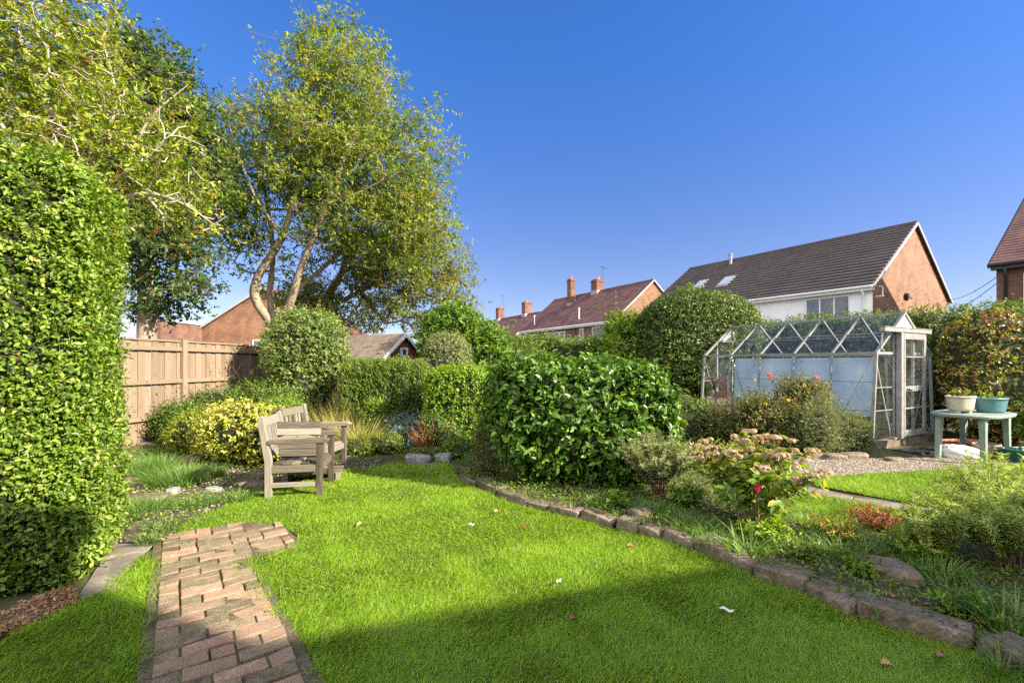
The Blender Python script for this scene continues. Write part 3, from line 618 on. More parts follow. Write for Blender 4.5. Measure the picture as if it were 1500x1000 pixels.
# --- lawn grass
def lawn_grass(name, polys, dens, hmul=1.0, ex=()):
    P = []
    for poly in polys:
        poly = np.asarray(poly); lo, hi = np.maximum(poly.min(0), [-9, 1.35]), poly.max(0)
        area = (hi[0]-lo[0])*(hi[1]-lo[1]); n = int(area*dens); X = rng.uniform(lo[0]-.02, hi[0]+.02, n); Y = rng.uniform(lo[1], hi[1], n)
        k = inpoly(X, Y, poly) & (np.abs(X) < 1.16*Y+0.25) & (rng.uniform(0, 1, n) < np.minimum(1, (2.3/Y)**1.35))
        P.append(np.stack([X[k], Y[k]], 1))
    P = np.concatenate(P)+rng.normal(0, 0.008, (sum(map(len, P)), 2)); n = len(P)
    Q = np.stack([P[:, 0], P[:, 1], np.zeros(n)], 1); l1 = lump(Q, 1.6); l2 = lump(Q, 9); l3 = lump(Q, 26)
    h = (0.034+0.006*l1+0.009*l2+0.006*l3)*rng.uniform(0.6, 1.3, n)*hmul; h = np.maximum(h, 0.012); w = 0.0036*np.maximum(1, (P[:, 1]/2.3))**0.75
    dead = rng.uniform(0, 1, n) < 0.035
    hue = np.clip(0.40+0.13*l1+0.12*l2+0.06*l3+rng.normal(0, 0.17, n), 0, 0.82); hue[dead] = rng.uniform(0.85, 1, dead.sum())
    Q[:, 2] = 0.012
    th = 2.6*lump(Q, 5)+rng.normal(0, 1.1, n); dirs = np.stack([np.cos(th), np.sin(th), 0*th], 1)
    V, Fs, rn = blades(Q, h, w, 0.9, 0.9, hue, dirs, 2)
    return tagit(link(name, np_mesh(name, V, Fs, rn), M['grass']), kind='stuff')
lawn_grass('lawn_grass', [main_lawn, left_lawn], 27000)
lawn_grass('lawn_grass', [right_lawn, strip_lawn], 26000, 1.2)

# --- uncut blades along the lawn edges
def edge_blades(name, line, n, h, wd=0.035):
    line = np.array(line); seg = np.linalg.norm(np.diff(line, axis=0), axis=1); c = np.concatenate([[0], np.cumsum(seg)]); t = rng.uniform(0, c[-1], n)
    t = t[(lump(np.stack([t, t*0, t*0], 1), 5) > -0.5)]; n = len(t); i = np.clip(np.searchsorted(c, t)-1, 0, len(seg)-1); P = line[i]+(line[i+1]-line[i])*((t-c[i])/seg[i])[:, None]+rng.normal(0, wd, (n, 2))
    Q = np.stack([P[:, 0], P[:, 1], np.full(n, 0.01)], 1); V, Fs, rn = blades(Q, h*rng.uniform(0.4, 1.2, n), 0.0036, 0.9, 1.0, np.clip(rng.normal(0.42, 0.17, n), 0, 0.95), None, 3)
    tagit(link(name, np_mesh(name, V, Fs, rn), M['grass']), kind='stuff')
edge_blades('lawn_edge_grass', path_right, 2600, 0.065)
edge_blades('lawn_edge_grass', [p+np.array([-0.02, 0]) for p in path_left], 1500, 0.075)
edge_blades('lawn_edge_grass', [p+np.array([-0.01, -0.03]) for p in edge], 5200, 0.06)
edge_blades('lawn_edge_grass', lawn_left, 3000, 0.06)

# --- brick path
V = []
pb = MB()
v = -0.9; row = 0
while v < 1.98:
    u0 = 0.0; umax = (0.52-0.05*max(v, 0)) if v < 1.10 else (0.80 if v < 1.8 else 0.56)
    u = -0.0 if row % 2 == 0 else -0.0; first = True
    while u < umax-0.04:
        ln = random.choice([0.215, 0.215, 0.215, 0.105]) if not first or row % 2 == 0 else 0.105
        ln = min(ln, umax-u+0.02); first = False
        if ln < 0.05: break
        z = 0.038+random.uniform(-0.007, 0.007); tl = random.uniform(-0.006, 0.006); t2 = random.uniform(-0.005, 0.005)
        cs = [(u+0.005, v+0.005, -tl-t2), (u+ln-0.005, v+0.005, tl-t2), (u+ln-0.005, v+0.1, tl+t2), (u+0.005, v+0.1, -tl+t2)]
        rot = random.uniform(-0.02, 0.02); vs = []
        for dz in (0, 1, 2):
            for (a, b, t) in cs:
                ca = u+ln/2; cb = v+0.0525; ins = 0.004 if dz == 2 else 0
                a2 = ca+(a-ca)*(1-ins*2/ln)-(b-cb)*rot; b2 = cb+(b-cb)*(1-ins*18)+(a-ca)*rot
                q = pw(a2, b2); vs.append((q[0], q[1], 0.0 if dz == 0 else (z+t-0.005 if dz == 1 else z+t)))
        f = [(8, 9, 10, 11)]+[(i, (i+1) % 4, 4+(i+1) % 4, 4+i) for i in range(4)]+[(4+i, 4+(i+1) % 4, 8+(i+1) % 4, 8+i) for i in range(4)]
        pb.add(vs, f); u += ln
    v += 0.108; row += 1
tagit(pb.build('brick_path', M['pathbrick']), kind='structure')
pbase = [pw(-0.05, -1.0), pw(-0.05, 1.95), pw(0.2, 2.02), pw(0.55, 2.02), pw(0.82, 1.8), pw(0.86, 1.2), pw(0.52, 1.1), pw(0.56, 0.5), pw(0.62, -1.0)]
sheet('path_bed', pbase, 0.03, lambda x, y: 0.028+0.007*lump(np.stack([x, y, 0*x], 1), 14), M['jointsoil'])
# --- slate path across the right lawn
sl_px = [((1186, 716), (1250, 730), (1246, 738), (1180, 724)), ((1252, 731), (1320, 741), (1322, 752), (1250, 739)), ((1323, 742), (1392, 752), (1400, 766), (1326, 753)), ((1396, 753), (1470, 762), (1480, 778), (1404, 767))]
def slab(name, corners, z0, z1, mat, label, cat, group=None):
    c = np.array([gp(*p) if isinstance(p, tuple) else p for p in corners]); ctr = c.mean(0); me = bmesh.new(); m = []
    pts = []
    for i in range(4):
        a, b = c[i], c[(i+1) % 4]
        for t in (0, 0.25, 0.5, 0.75): pts.append(a+(b-a)*t+rng.normal(0, 0.008, 2))
    top = [me.verts.new((p[0]-ctr[0], p[1]-ctr[1], z1+rng.normal(0, 0.002))) for p in pts]; bot = [me.verts.new((p[0]-ctr[0], p[1]-ctr[1], z0)) for p in pts]
    me.faces.new(top)
    for i in range(16): me.faces.new((top[i], bot[i], bot[(i+1) % 16], top[(i+1) % 16]))
    bmesh.ops.recalc_face_normals(me, faces=me.faces); mm = bpy.data.meshes.new(name); me.to_mesh(mm); me.free()
    o = link(name, mm, mat, None, (ctr[0], ctr[1], 0)); b = o.modifiers.new('bevel', 'BEVEL'); b.width = 0.006; b.segments = 2
    return tagit(o, label, cat, group)
for c, lb in zip(sl_px, ['farthest left', 'second from the left', 'third from the left', 'rightmost']):
    slab('paving_slab', c, 0, 0.024, M['slate'], 'grey stepping slab in the right lawn, %s of the row of four' % lb, 'paving slab', 'slabs crossing the right lawn')
slab('paving_slab', ((112, 880), (150, 826), (205, 812), (180, 868)), 0, 0.02, M['slate'], 'large tan paving slab beside the clipped hedge, nearest of the two', 'paving slab', 'slabs beside the hedge')
slab('paving_slab', ((152, 820), (172, 792), (236, 790), (210, 812)), 0, 0.024, M['slate'], 'tan paving slab touching the far left corner of the brick path', 'paving slab', 'slabs beside the hedge')
slab('paving_slab', ((-10, 925), (20, 893), (70, 888), (60, 908)), 0, 0.024, M['slate'], 'pinkish stone slab under the foot of the hedge among dry litter', 'paving slab', 'slabs beside the hedge')
# leaf litter below the hedge
def scatter_leaves(name, polys, n, L, W, mat, z0, z1, kind='stuff', flat=True, upn=1.0):
    P = []
    for poly in polys:
        poly = np.asarray(poly); lo, hi = poly.min(0), poly.max(0); X = rng.uniform(lo[0], hi[0], n*2); Y = rng.uniform(lo[1], hi[1], n*2); k = inpoly(X, Y, poly); P.append(np.stack([X[k], Y[k]], 1)[:n])
    P = np.concatenate(P); n = len(P); Q = np.stack([P[:, 0], P[:, 1], rng.uniform(z0, z1, n)], 1)
    T = unit(rng.normal(size=(n, 3))*np.array([1, 1, 0.4])+np.array([0, 0, 0.0 if flat else 0.7])); Nn = unit(rng.normal(size=(n, 3))*0.5+np.array([0, 0, upn]))
    hue = np.clip(0.5+lump(Q, 3)*0.2+rng.normal(0, 0.22, n), 0, 1)
    return tagit(link(name, leaf_mesh(name, Q, T, Nn, L*rng.uniform(0.6, 1.2, n), W*rng.uniform(0.6, 1.2, n), hue), mat), kind=kind)
litter = [gp(*p) for p in [(-60, 950), (0, 905), (60, 878), (102, 866), (114, 882), (70, 908), (10, 934), (-60, 975)]]
scatter_leaves('leaf_litter', [litter], 1300, 0.03, 0.012, M['deadleaf'], 0.005, 0.045)

# ================================================================ STONES
def stone(name, label, cat, c, size, rz=0, tilt=0, mat='stone', group=None, seed=0, rough=0.10, p=7, zoff=0):
    bm = bmesh.new(); bmesh.ops.create_cube(bm, size=2); bmesh.ops.subdivide_edges(bm, edges=bm.edges, cuts=9, use_grid_fill=True)
    P = np.array([v.co[:] for v in bm.verts]); q = P/((np.abs(P)**p).sum(1)**(1/p))[:, None]
    S = np.array(size)/2; off = np.array([seed*3.7, seed*1.3, seed*2.1]); wc = np.random.default_rng(seed+50).uniform(-0.2, 0.2, (8, 3)); wc[:, 0] *= 0.6; t01 = (P+1)/2; warp = sum(((t01[:, 0] if a & 1 else 1-t01[:, 0])*(t01[:, 1] if a & 2 else 1-t01[:, 1])*(t01[:, 2] if a & 4 else 1-t01[:, 2]))[:, None]*wc[a] for a in range(8)); P2 = (q+warp)*S
    n1 = lump(q*1.1+off, 1.4); n2 = lump(P2/S.max()*3+off, 3.0); n3 = lump(P2*30+off, 1.0)
    P2 = P2*(1+rough*n1[:, None]+rough*0.35*n2[:, None])+q*(n3*0.003+0.004*np.abs(n2))[:, None]
    P2[:, 2] += np.clip(P[:, 2], 0, 1)*S[2]*0.16*lump(P[:, :]*np.array([1, 1, 0])+off, 1.0)
    for v, c2 in zip(bm.verts, P2): v.co = c2
    me = bpy.data.meshes.new(name); bm.to_mesh(me); bm.free()
    o = link(name, me, M[mat], None, (c[0], c[1], size[2]/2*0.8+zoff), smooth=True); o.rotation_euler = (tilt, rng.normal(0, 0.04), rz)
    return tagit(o, label, cat, group)
st = [(672, 703, 698, 714), (700, 713, 727, 726), (729, 727, 751, 737), (753, 738, 771, 745), (773, 745, 800, 752), (802, 752, 846, 764), (848, 764, 898, 775), (902, 778, 933, 786), (936, 785, 968, 795),
      (971, 794, 1012, 810), (1014, 808, 1100, 844), (1104, 846, 1178, 874), (1180, 876, 1248, 908), (1252, 908, 1424, 962), (1430, 960, 1530, 1012), (1535, 1014, 1680, 1110)]
ordn = ['first', 'second', 'third', 'fourth', 'fifth', 'sixth', 'seventh', 'eighth', 'ninth', 'tenth', 'eleventh', 'twelfth', 'thirteenth', 'fourteenth', 'fifteenth', 'sixteenth']
dsc = ['small rounded', 'low brown', 'small brown', 'small square', 'low grey', 'flat split', 'flat ridged', 'blocky tan', 'broken', 'mossy', 'long flat tan', 'pale lichened', 'grey lichened', 'very long grey', 'large grey', 'large dark']
for i, (a, b, c, d) in enumerate(st):
    if i == 15: continue
    p, q = gp(a, b), gp(c, d); dv = q-p; ln = np.linalg.norm(dv); nrm = np.array([-dv[1], dv[0]])/ln; wd = [0.14, 0.15, 0.13, 0.13, 0.14, 0.17, 0.18, 0.16, 0.15, 0.17, 0.17, 0.22, 0.18, 0.17, 0.18, .2][i]
    if nrm[1] < 0: nrm = -nrm
    ctr = (p+q)/2+nrm*wd*0.45
    stone('edging_stone', '%s edging stone, %s from the far end of the lawn edging' % (dsc[i], ordn[i]), 'stone', ctr, (ln*0.99, wd, [0.08, 0.10, 0.08, 0.09, 0.09, 0.095, 0.10, 0.12, 0.095, 0.105, 0.105, 0.11, 0.11, 0.12, 0.12][i]*1.0), math.atan2(dv[1], dv[0])+rng.normal(0, 0.05), rng.normal(0, 0.06), seed=i+1, group='stones edging the lawn', rough=0.03, p=16)
def pstone(px, py, sz, lb, mat='stone', rz=0, seed=0, group=None, rough=0.16, p=4, zoff=0):
    g_ = gp(px, py); stone('garden_stone', lb, 'stone', g_, sz, rz, 0, mat, group, seed, rough, p, zoff)
pstone(940, 770, (0.2, 0.16, 0.12), 'small tan stone lying behind the blocky edging stone', seed=21, zoff=0.04)
pstone(1300, 858, (0.32, 0.26, 0.13), 'large dark stone half sunk in the soil behind the long edging stone', seed=22, rz=-0.3, zoff=0.03)
pstone(1228, 800, (0.24, 0.11, 0.10), 'rotten dark brown log end lying beside the hydrangea', mat='log', seed=23, zoff=0.05)
pstone(684, 696, (0.12, 0.1, 0.12), 'small upright pale stone at the curved end of the edging', seed=24)
pstone(612, 681, (0.36, 0.22, 0.16), 'grey and white rock below the russet barberry', mat='rock', seed=25)
pstone(648, 677, (0.24, 0.16, 0.14), 'small pale rock right of the grey and white rock', mat='rock', seed=26)
pstone(632, 684, (0.16, 0.12, 0.06), 'thin buff rock between the two pale rocks', seed=27)
pstone(314, 722, (0.18, 0.13, 0.08), 'flat bluish white rock at the edge of the gravel border', mat='rock', seed=28)
pstone(255, 727, (0.11, 0.10, 0.10), 'small white rock beside the tufted grass', mat='rock', seed=29)
pstone(215, 738, (0.42, 0.28, 0.10), 'broad flat brown stone between the grass tufts', seed=30)
pstone(283, 680, (0.32, 0.24, 0.14), 'brown stone in shade left of the yellow shrub', seed=31)
pstone(370, 716, (0.30, 0.2, 0.10), 'dark stone in the shade in front of the yellow shrub', seed=32)
pstone(382, 705, (0.17, 0.15, 0.13), 'pinkish buff stone behind the chair leg', seed=33)
pstone(218, 655, (0.6, 0.35, 0.12), 'wide brown stone ledge in front of the fence', seed=34)
pstone(188, 712, (0.16, 0.14, 0.10), 'small stone against the hedge beside the grass', seed=35)
pstone(1310, 676, (0.24, 0.13, 0.07), 'stone at the greenhouse step beside the gravel', seed=36)
for k_, (px, py, lb) in enumerate([(1195, 672, 'low kerb stone below the feathery shrub, left of three'), (1222, 673, 'low kerb stone below the feathery shrub, middle of three'), (1250, 672, 'low kerb stone below the feathery shrub, right of three')]):
    pstone(px, py, (0.36, 0.16, 0.10), lb, seed=40+k_, group='kerb stones below the greenhouse shrubs', p=6, rough=0.1)

# ================================================================ BUILDINGS
M['pane'] = noisemat('window_pane', [(0.03, 0.035, 0.04), (0.07, 0.08, 0.09), (0.2, 0.21, 0.21)], scale=3.5, bump=0, rough=0.08, spec=0.9)
M['skypane'] = noisemat('skylight_pane', [(0.30, 0.36, 0.42), (0.42, 0.48, 0.52)], scale=2, bump=0, rough=0.1, spec=0.9)
M['roof_dark'] = brickmat('dark_pantile', (0.085, 0.066, 0.062), (0.062, 0.05, 0.048), (0.02, 0.017, 0.018), bw=0.33, rh=0.1763, dirt=0.2)
M['roof_red'] = brickmat('red_plain_tile', (0.17, 0.078, 0.066), (0.12, 0.055, 0.05), (0.07, 0.035, 0.03), bw=0.17, rh=0.075, dirt=0.45)
def window(par, face, a0, a1, z0, z1, nl, d=0.0, sill=True):
    f = MB(); t = 0.055
    def bx(m, u0, u1, v0, v1, d0, d1):
        if face == 'L': m.box((-d1-d, u0, v0), (-d0-d, u1, v1))
        else: m.box((u0, -d1-d, v0), (u1, -d0-d, v1))
    bx(f, a0, a1, z1-t, z1, 0.0, 0.05); bx(f, a0, a1, z0, z0+t, 0.0, 0.05)
    for i in range(nl+1):
        c = a0+(a1-a0-t)*i/nl; bx(f, c, c+t, z0+t, z1-t, 0.0, 0.048)
    fo = f.build('window', M['white'], par)
    for i in range(nl):
        c = a0+(a1-a0-t)*i/nl; e = a0+(a1-a0-t)*(i+1)/nl; p = MB(); bx(p, c+t, e, z0+t, z1-t, 0.003, 0.02); p.build('pane', M['pane'], fo)
    if sill:
        s = MB(); bx(s, a0-0.05, a1+0.05, z0-0.06, z0-0.003, 0.0, 0.09); s.build('sill', M['white'], fo)
def house(name, label, org, rz, wd, ln, eave, ridge, wall='brick_a', roof='roof_red', ncourse=16, ovE=0.28, ovG=0.12, verge='white', gutter='white', leftwall=None, group=None, cat='house', step=0.03):
    t = thing(name, label, cat, (org[0], org[1], 0), rz, group)
    m = MB(); m.prism([(0, 0), (wd, 0), (wd, eave), (wd/2, ridge-0.02), (0, eave)], 0, ln); m.build('wall', M[wall], t)
    if leftwall:
        m = MB(); m.box((-0.02, 0.0, 0), (-0.003, ln, eave-0.02)); m.build('wall', M[leftwall], t)
    sl_ = (ridge-eave)/(wd/2); r_ = MB()
    for side in (0, 1):
        for i in range(ncourse):
            s0 = -ovE+(wd/2+ovE)*i/ncourse; s1 = -ovE+(wd/2+ovE)*(i+1)/ncourse+0.02
            if i == ncourse-1: s1 = wd/2
            z0 = eave+s0*sl_; z1 = eave+s1*sl_
            poly = [(s0, z0+0.02), (s1, z1+0.02), (s1, z1+0.06), (s0, z0+0.06+step)]
            if side: poly = [(wd-x, z) for x, z in poly][::-1]
            r_.prism(poly, -ovG+(0.004 if side else 0), ln+ovG)
    ro = r_.build('roof', M[roof], t)
    rb = MB(); rb.tube([(wd/2, -ovG-0.01, ridge+0.05), (wd/2, ln+ovG+0.01, ridge+0.05)], 0.10, 8); rb.build('ridge_tiles', M[roof], ro, smooth=False)
    for y in (-ovG-0.02, ln+ovG+0.02):
        v_ = MB()
        for sgn in (0, 1):
            a = (-ovE if not sgn else wd+ovE, y, eave-ovE*sl_-0.03); b = (wd/2, y, ridge+0.02); v_.bar(a, b, 0.05, 0.13)
        v_.build('bargeboard', M[verge], t)
    for sgn in (0, 1):
        g_ = MB(); x = -ovE-0.05 if not sgn else wd+ovE+0.05
        g_.tube([(x, -ovG, eave-ovE*sl_), (x, ln+ovG, eave-ovE*sl_)], 0.06, 8)
        g_.build('gutter', M[gutter], t)
    f_ = MB(); f_.box((-ovE+0.003, -ovG+0.03, eave-ovE*sl_-0.16), (-0.024, ln+ovG-0.03, eave-ovE*sl_-0.02)); f_.build('fascia', M[gutter if gutter == 'white' else 'black'], t)
    return t
def chimney(par, x, y, zb, zt, w_=0.6, d_=0.6, wall='brick_b', pots=2):
    c = MB(); c.box((x-w_/2, y-d_/2, zb), (x+w_/2, y+d_/2, zt-0.25)); c.box((x-w_/2-0.05, y-d_/2-0.05, zt-0.25), (x+w_/2+0.05, y+d_/2+0.05, zt-0.12)); c.box((x-w_/2+0.02, y-d_/2+0.02, zt-0.12), (x+w_/2-0.02, y+d_/2-0.02, zt))
    ch = c.build('chimney', M[wall], par)
    fl = MB(); fl.box((x-w_/2-0.04, y-d_/2-0.04, zb-0.02), (x+w_/2+0.04, y+d_/2+0.04, zb+0.5)); fl.build('flashing', M['lead'], ch)
    for i in range(pots):
        vs, fs = lathe([(0.11, 0), (0.12, 0.05), (0.09, 0.3), (0.11, 0.32), (0.07, 0.33)], 12); p = MB(); p.add([(a+x, b+y+(i-(pots-1)/2)*0.32, z+zt-0.003) for a, b, z in vs], fs); p.build('chimney_pot', M['terracotta'], ch)
    return ch
def aerial(par, x, y, z, h=1.2):
    m = MB(); m.tube([(x, y, z), (x, y, z+h)], 0.02, 6); m.tube([(x-0.7, y-0.2, z+h-0.05), (x+0.7, y+0.2, z+h-0.05)], 0.012, 6)
    for i in range(7):
        k = -0.6+i*0.2; m.tube([(x+k-0.04, y+k*0.28+0.2, z+h-0.04), (x+k+0.04, y+k*0.28-0.2, z+h-0.04)], 0.008, 5)
    m.build('aerial', M['wire'], par)
RZ = math.atan2(0.53, 0.85)
# H1 white wall, dark pantiles
h1 = house('detached_house', 'house with dark ribbed tile roof, orange brick gable and white rendered side wall', (16.0, 20.2), RZ, 9.66, 12.9, 5.0, 8.35, 'brick_a', 'roof_dark', 19, ovE=0.3, verge='lead', leftwall='render', step=0.10)
window(h1, 'L', 0.85, 2.75, 3.35, 4.55, 3, 0.02)
window(h1, 'L', 6.4, 7.0, 3.9, 4.5, 1, 0.02)
dp = MB(); dp.tube([(-0.32, 0.3, 4.72), (-0.1, 0.3, 4.45), (-0.08, 0.3, 4.2), (-0.08, 0.3, 0)], 0.045, 8); dp.build('downpipe', M['white'], h1, smooth=True)
dp = MB(); dp.tube([(0.05, -0.35, 4.75), (0.05, -0.35, 4.35)], 0.02, 6); dp.tube([(0.05, -0.1, 4.35), (0.05, -0.4, 4.35)], 0.02, 6); dp.tube([(0.05, -0.35, 4.75), (-0.3, -0.35, 4.75)], 0.02, 6); dp.build('overflow_pipe', M['white'], h1)
fl_ = MB(); fl_.box((3.6, -0.14, 4.55), (4.1, -0.002, 4.62)); fl_.box((3.55, -0.16, 4.62), (3.75, -0.002, 4.78)); fl_.build('wall_lamp', M['black'], h1)
sl1 = (8.35-5.0)/4.83
for (y0, y1, x0, x1) in ((9.9, 10.6, 1.7, 2.6), (7.9, 8.7, 1.5, 2.5)):
    m = MB(); vs = []
    for (x, y) in ((x0, y0), (x1, y0), (x1, y1), (x0, y1)): vs.append((x, y, 5.0+x*sl1+0.07)); 
    vs += [(a, b, c+0.08) for a, b, c in vs]; m.add(vs, [(4, 5, 6, 7), (0, 1, 5, 4), (1, 2, 6, 5), (2, 3, 7, 6), (3, 0, 4, 7)]); sk = m.build('skylight', M['lead'], h1)
    m = MB(); g2 = 0.09; vs = [(x, y, 5.0+x*sl1+0.165) for x, y in ((x0+g2, y0+g2), (x1-g2, y0+g2), (x1-g2, y1-g2), (x0+g2, y1-g2))]; m.add(vs, [(0, 1, 2, 3)]); m.build('pane', M['skypane'] if 'skypane' in M else M['pane'], sk)
m = MB(); m.tube([(4.2, 9.4, 7.8), (4.2, 9.4, 8.6)], 0.10, 10); m.tube([(4.2, 9.4, 8.6), (4.2, 9.4, 8.7)], 0.14, 10); m.build('flue_pipe', M['lead'], h1)
# H2 red roofed pair
RZ2 = math.atan2(0.5, 0.866)
h2 = house('brick_house', 'long brick house with red tiled roof, two chimneys and an aerial', (8.3, 36.9), RZ2, 8.8, 14.5, 5.0, 8.5, 'brick_a', 'roof_red', 22, gutter='white', verge='lead', step=0.03)
m = MB(); m.box((-0.02, 0.0, 0), (-0.003, 14.5, 4.95)); m.build('wall', M['brick_b'], h2)  # darker brick puts the shade of the long side into its colour
chimney(h2, 4.4, 7.2, 8.1, 9.7, 0.9, 0.9); chimney(h2, 3.2, 9.9, 7.1, 10.1, 0.6, 0.6, pots=1); aerial(h2, 4.9, 7.0, 9.6, 1.4)
window(h2, 'L', 1.2, 2.7, 3.4, 4.5, 1, 0.02); window(h2, 'L', 3.9, 4.4, 3.4, 4.5, 1, 0.02); window(h2, 'L', 6.6, 9.2, 3.2, 4.4, 3, 0.02); window(h2, 'L', 11, 13.4, 3.2, 4.4, 3, 0.02)
for y in (5.0, 12.8, 0.25):
    m = MB(); m.tube([(-0.3, y, 4.75), (-0.09, y, 4.5), (-0.09, y, 0)], 0.05, 6); m.build('downpipe', M['black'], h2)
for y in (5.2, 12.7):
    m = MB(); m.tube([(0.5, y, 5.3), (0.5, y, 6.5)], 0.06, 8); m.build('vent_pipe', M['white'], h2)
# H3 farther
h3 = house('brick_house', 'distant red roofed brick house with two chimneys, left of the long one', (0.3, 60.0), RZ2, 8.8, 17, 5.0, 8.4, 'brick_a', 'roof_red', 18, step=0.02, gutter='black')
chimney(h3, 4.4, 4.0, 8.0, 10.2, 1.1, 0.9); chimney(h3, 4.4, 12.0, 8.0, 10.2, 1.1, 0.9); aerial(h3, 4.6, 11.4, 10.1, 2.0)
window(h3, 'L', 3, 5, 3.4, 4.5, 2, 0.003)
# H4 right edge
h4 = house('brick_house', 'dark brick house with steep red tiled roof cut off by the right edge', (21.24, 9.2), RZ, 9.6, 8.0, 5.0, 8.1, 'brick_b', 'roof_red', 26, ovE=0.3, ovG=0.12, verge='black', gutter='black', step=0.02)
window(h4, 'L', 5.6, 7.35, 3.0, 4.45, 2, 0.003)
m = MB(); m.tube([(-0.32, 7.75, 4.72), (-0.09, 7.75, 4.4), (-0.09, 7.75, 0)], 0.05, 8); m.build('downpipe', M['black'], h4, smooth=True)
# H5 left gable
h5 = thing('brick_house', 'orange brick gable house with slim white window beyond the fence', 'house', (-23.3, 34, 0), 0)
m = MB(); m.prism([(0, 0), (9.6, 0), (9.6, 3.9), (4.8, 7.0), (0, 3.9)], 0, 9); m.build('wall', M['brick_a'], h5)
m = MB(); m.prism([(-0.45, 3.69), (4.8, 7.08), (4.8, 7.2), (-0.45, 3.83)], -0.15, 9.2); m.prism([(4.8, 7.08), (10.05, 3.69), (10.05, 3.83), (4.8, 7.2)], -0.15, 9.2); m.build('roof', M['roof_red'], h5)
m = MB(); m.bar((-0.5, -0.2, 3.66), (4.8, -0.2, 7.06), 0.05, 0.18); m.bar((10.1, -0.2, 3.66), (4.8, -0.2, 7.06), 0.05, 0.18); m.build('bargeboard', M['lead'], h5)
m = MB(); m.tube([(-0.52, -0.2, 3.68), (-0.52, 9.2, 3.68)], 0.07, 8); m.build('gutter', M['white'], h5)
window(h5, 'F', 3.95, 5.15, 2.2, 3.15, 1, 0.003)
m = MB(); m.prism([(-1.6, 0), (0, 0), (0, 3.7), (-1.6, 2.7)], 0.6, 8); m.build('lean_to', M['brick_a'], h5)
# H6 dark brick building behind the left tree
h6 = thing('brick_house', 'dark purple brick wall end glimpsed between the hedge and fence', 'house', (-24.6, 30, 0), 0)
m = MB(); m.box((0, 0, 0), (1.45, 6, 4.2)); m.build('wall', M['brick_b'], h6)
m = MB(); m.box((-0.08, -0.08, 4.203), (1.53, 6.1, 4.3)); m.build('coping', M['lead'], h6)
# house behind the photographer, throws the long shadow over the lawn
A_ = np.array([13.2, 0.0]); ang = math.atan2(0.31, 0.95)
hbp = np.array([1.20, 3.06])+6.5/math.tan(SUN_EL)*SUN_H
hb = thing('brick_house', 'brick house standing behind the viewpoint whose shadow crosses the lawn', 'house', (hbp[0], hbp[1], 0), ang+math.pi/2)
m = MB(); m.prism([(-2.2, 0), (2.2, 0), (2.2, 4.2), (0, 6.3), (-2.2, 4.2)], 0, 14.5); m.build('wall', M['brick_b'], hb)
m = MB(); m.prism([(-2.4, 4.05), (0, 6.34), (0, 6.5), (-2.4, 4.2)], -0.1, 14.6); m.prism([(2.4, 4.05), (0, 6.34), (0, 6.5), (2.4, 4.2)], -0.1, 14.6); m.build('roof', M['roof_red'], hb)
m = MB(); m.box((-0.4, 3.07, 5.9), (0.4, 4.9, 7.35)); m.box((-0.46, 3.01, 7.353), (0.46, 4.96, 7.5)); m.build('chimney', M['brick_b'], hb)
# wires
for k_, (z0, z1, lb) in enumerate(((4.9, 5.35, 'upper overhead wire between the two right hand houses'), (4.3, 4.8, 'lower overhead wire between the two right hand houses'))):
    a = Vector((24.0, 25.3, z0)); b = Vector((17.2, 16.0, z1-0.8+0.35*k_)); pts = [a+(b-a)*(i/10)-Vector((0, 0, 0.5*math.sin(math.pi*i/10)*0.5)) for i in range(11)]
    m = MB(); m.tube([(p.x-a.x, p.y-a.y, p.z-a.z) for p in pts], 0.012, 5); o = m.build('overhead_wire', M['wire']); o.location = a; tagit(o, lb, 'wire', 'overhead wires')

# ================================================================ FENCE
def build_fence():
    # runs away from the viewer at x about -6
    P0 = np.array([-6.28, 6.3]); P1 = np.array([-5.35, 14.2]); d = unit(P1-P0); ln = np.linalg.norm(P1-P0); rz = math.atan2(d[1], d[0])
    t = thing('wooden_fence', 'tall light brown close board fence with posts behind the left border', 'fence', (P0[0], P0[1], 0), rz)
    posts = [0.1, 2.02, 4.08, 6.1, 7.95]; ht = 1.80
    for x in posts:
        m = MB(); m.box((x-0.05, -0.10, 0), (x+0.05, 0.0, ht+0.03)); m.box((x-0.055, -0.105, ht+0.03), (x+0.055, 0.005, ht+0.045)); m.build('post', M['fence'], t, 0.004)
    for a, b in zip(posts[:-1], posts[1:]):
        m = MB(); x = a+0.053; i = 0
        while x < b-0.055:
            w_ = min(0.125, b-0.053-x); y = -0.035+(0.012 if i % 2 else 0)+random.uniform(-.002, .002); m.box((x+0.001, y, 0.05), (x+w_-0.002, y+0.012, ht-0.02+random.uniform(-0.006, 0.006))); x += w_; i += 1
        m.build('panel', M['fence'], t)
        for z in (0.45, 1.05, 1.62):
            r_ = MB(); r_.box((a+0.053, -0.085, z), (b-0.053, -0.037, z+0.07)); r_.build('rail', M['fencerail'], t, 0.003)
        r_ = MB(); r_.box((a+0.053, -0.06, ht-0.018), (b-0.053, 0.02, ht+0.012)); r_.build('capping', M['fencerail'], t, 0.003)
build_fence()
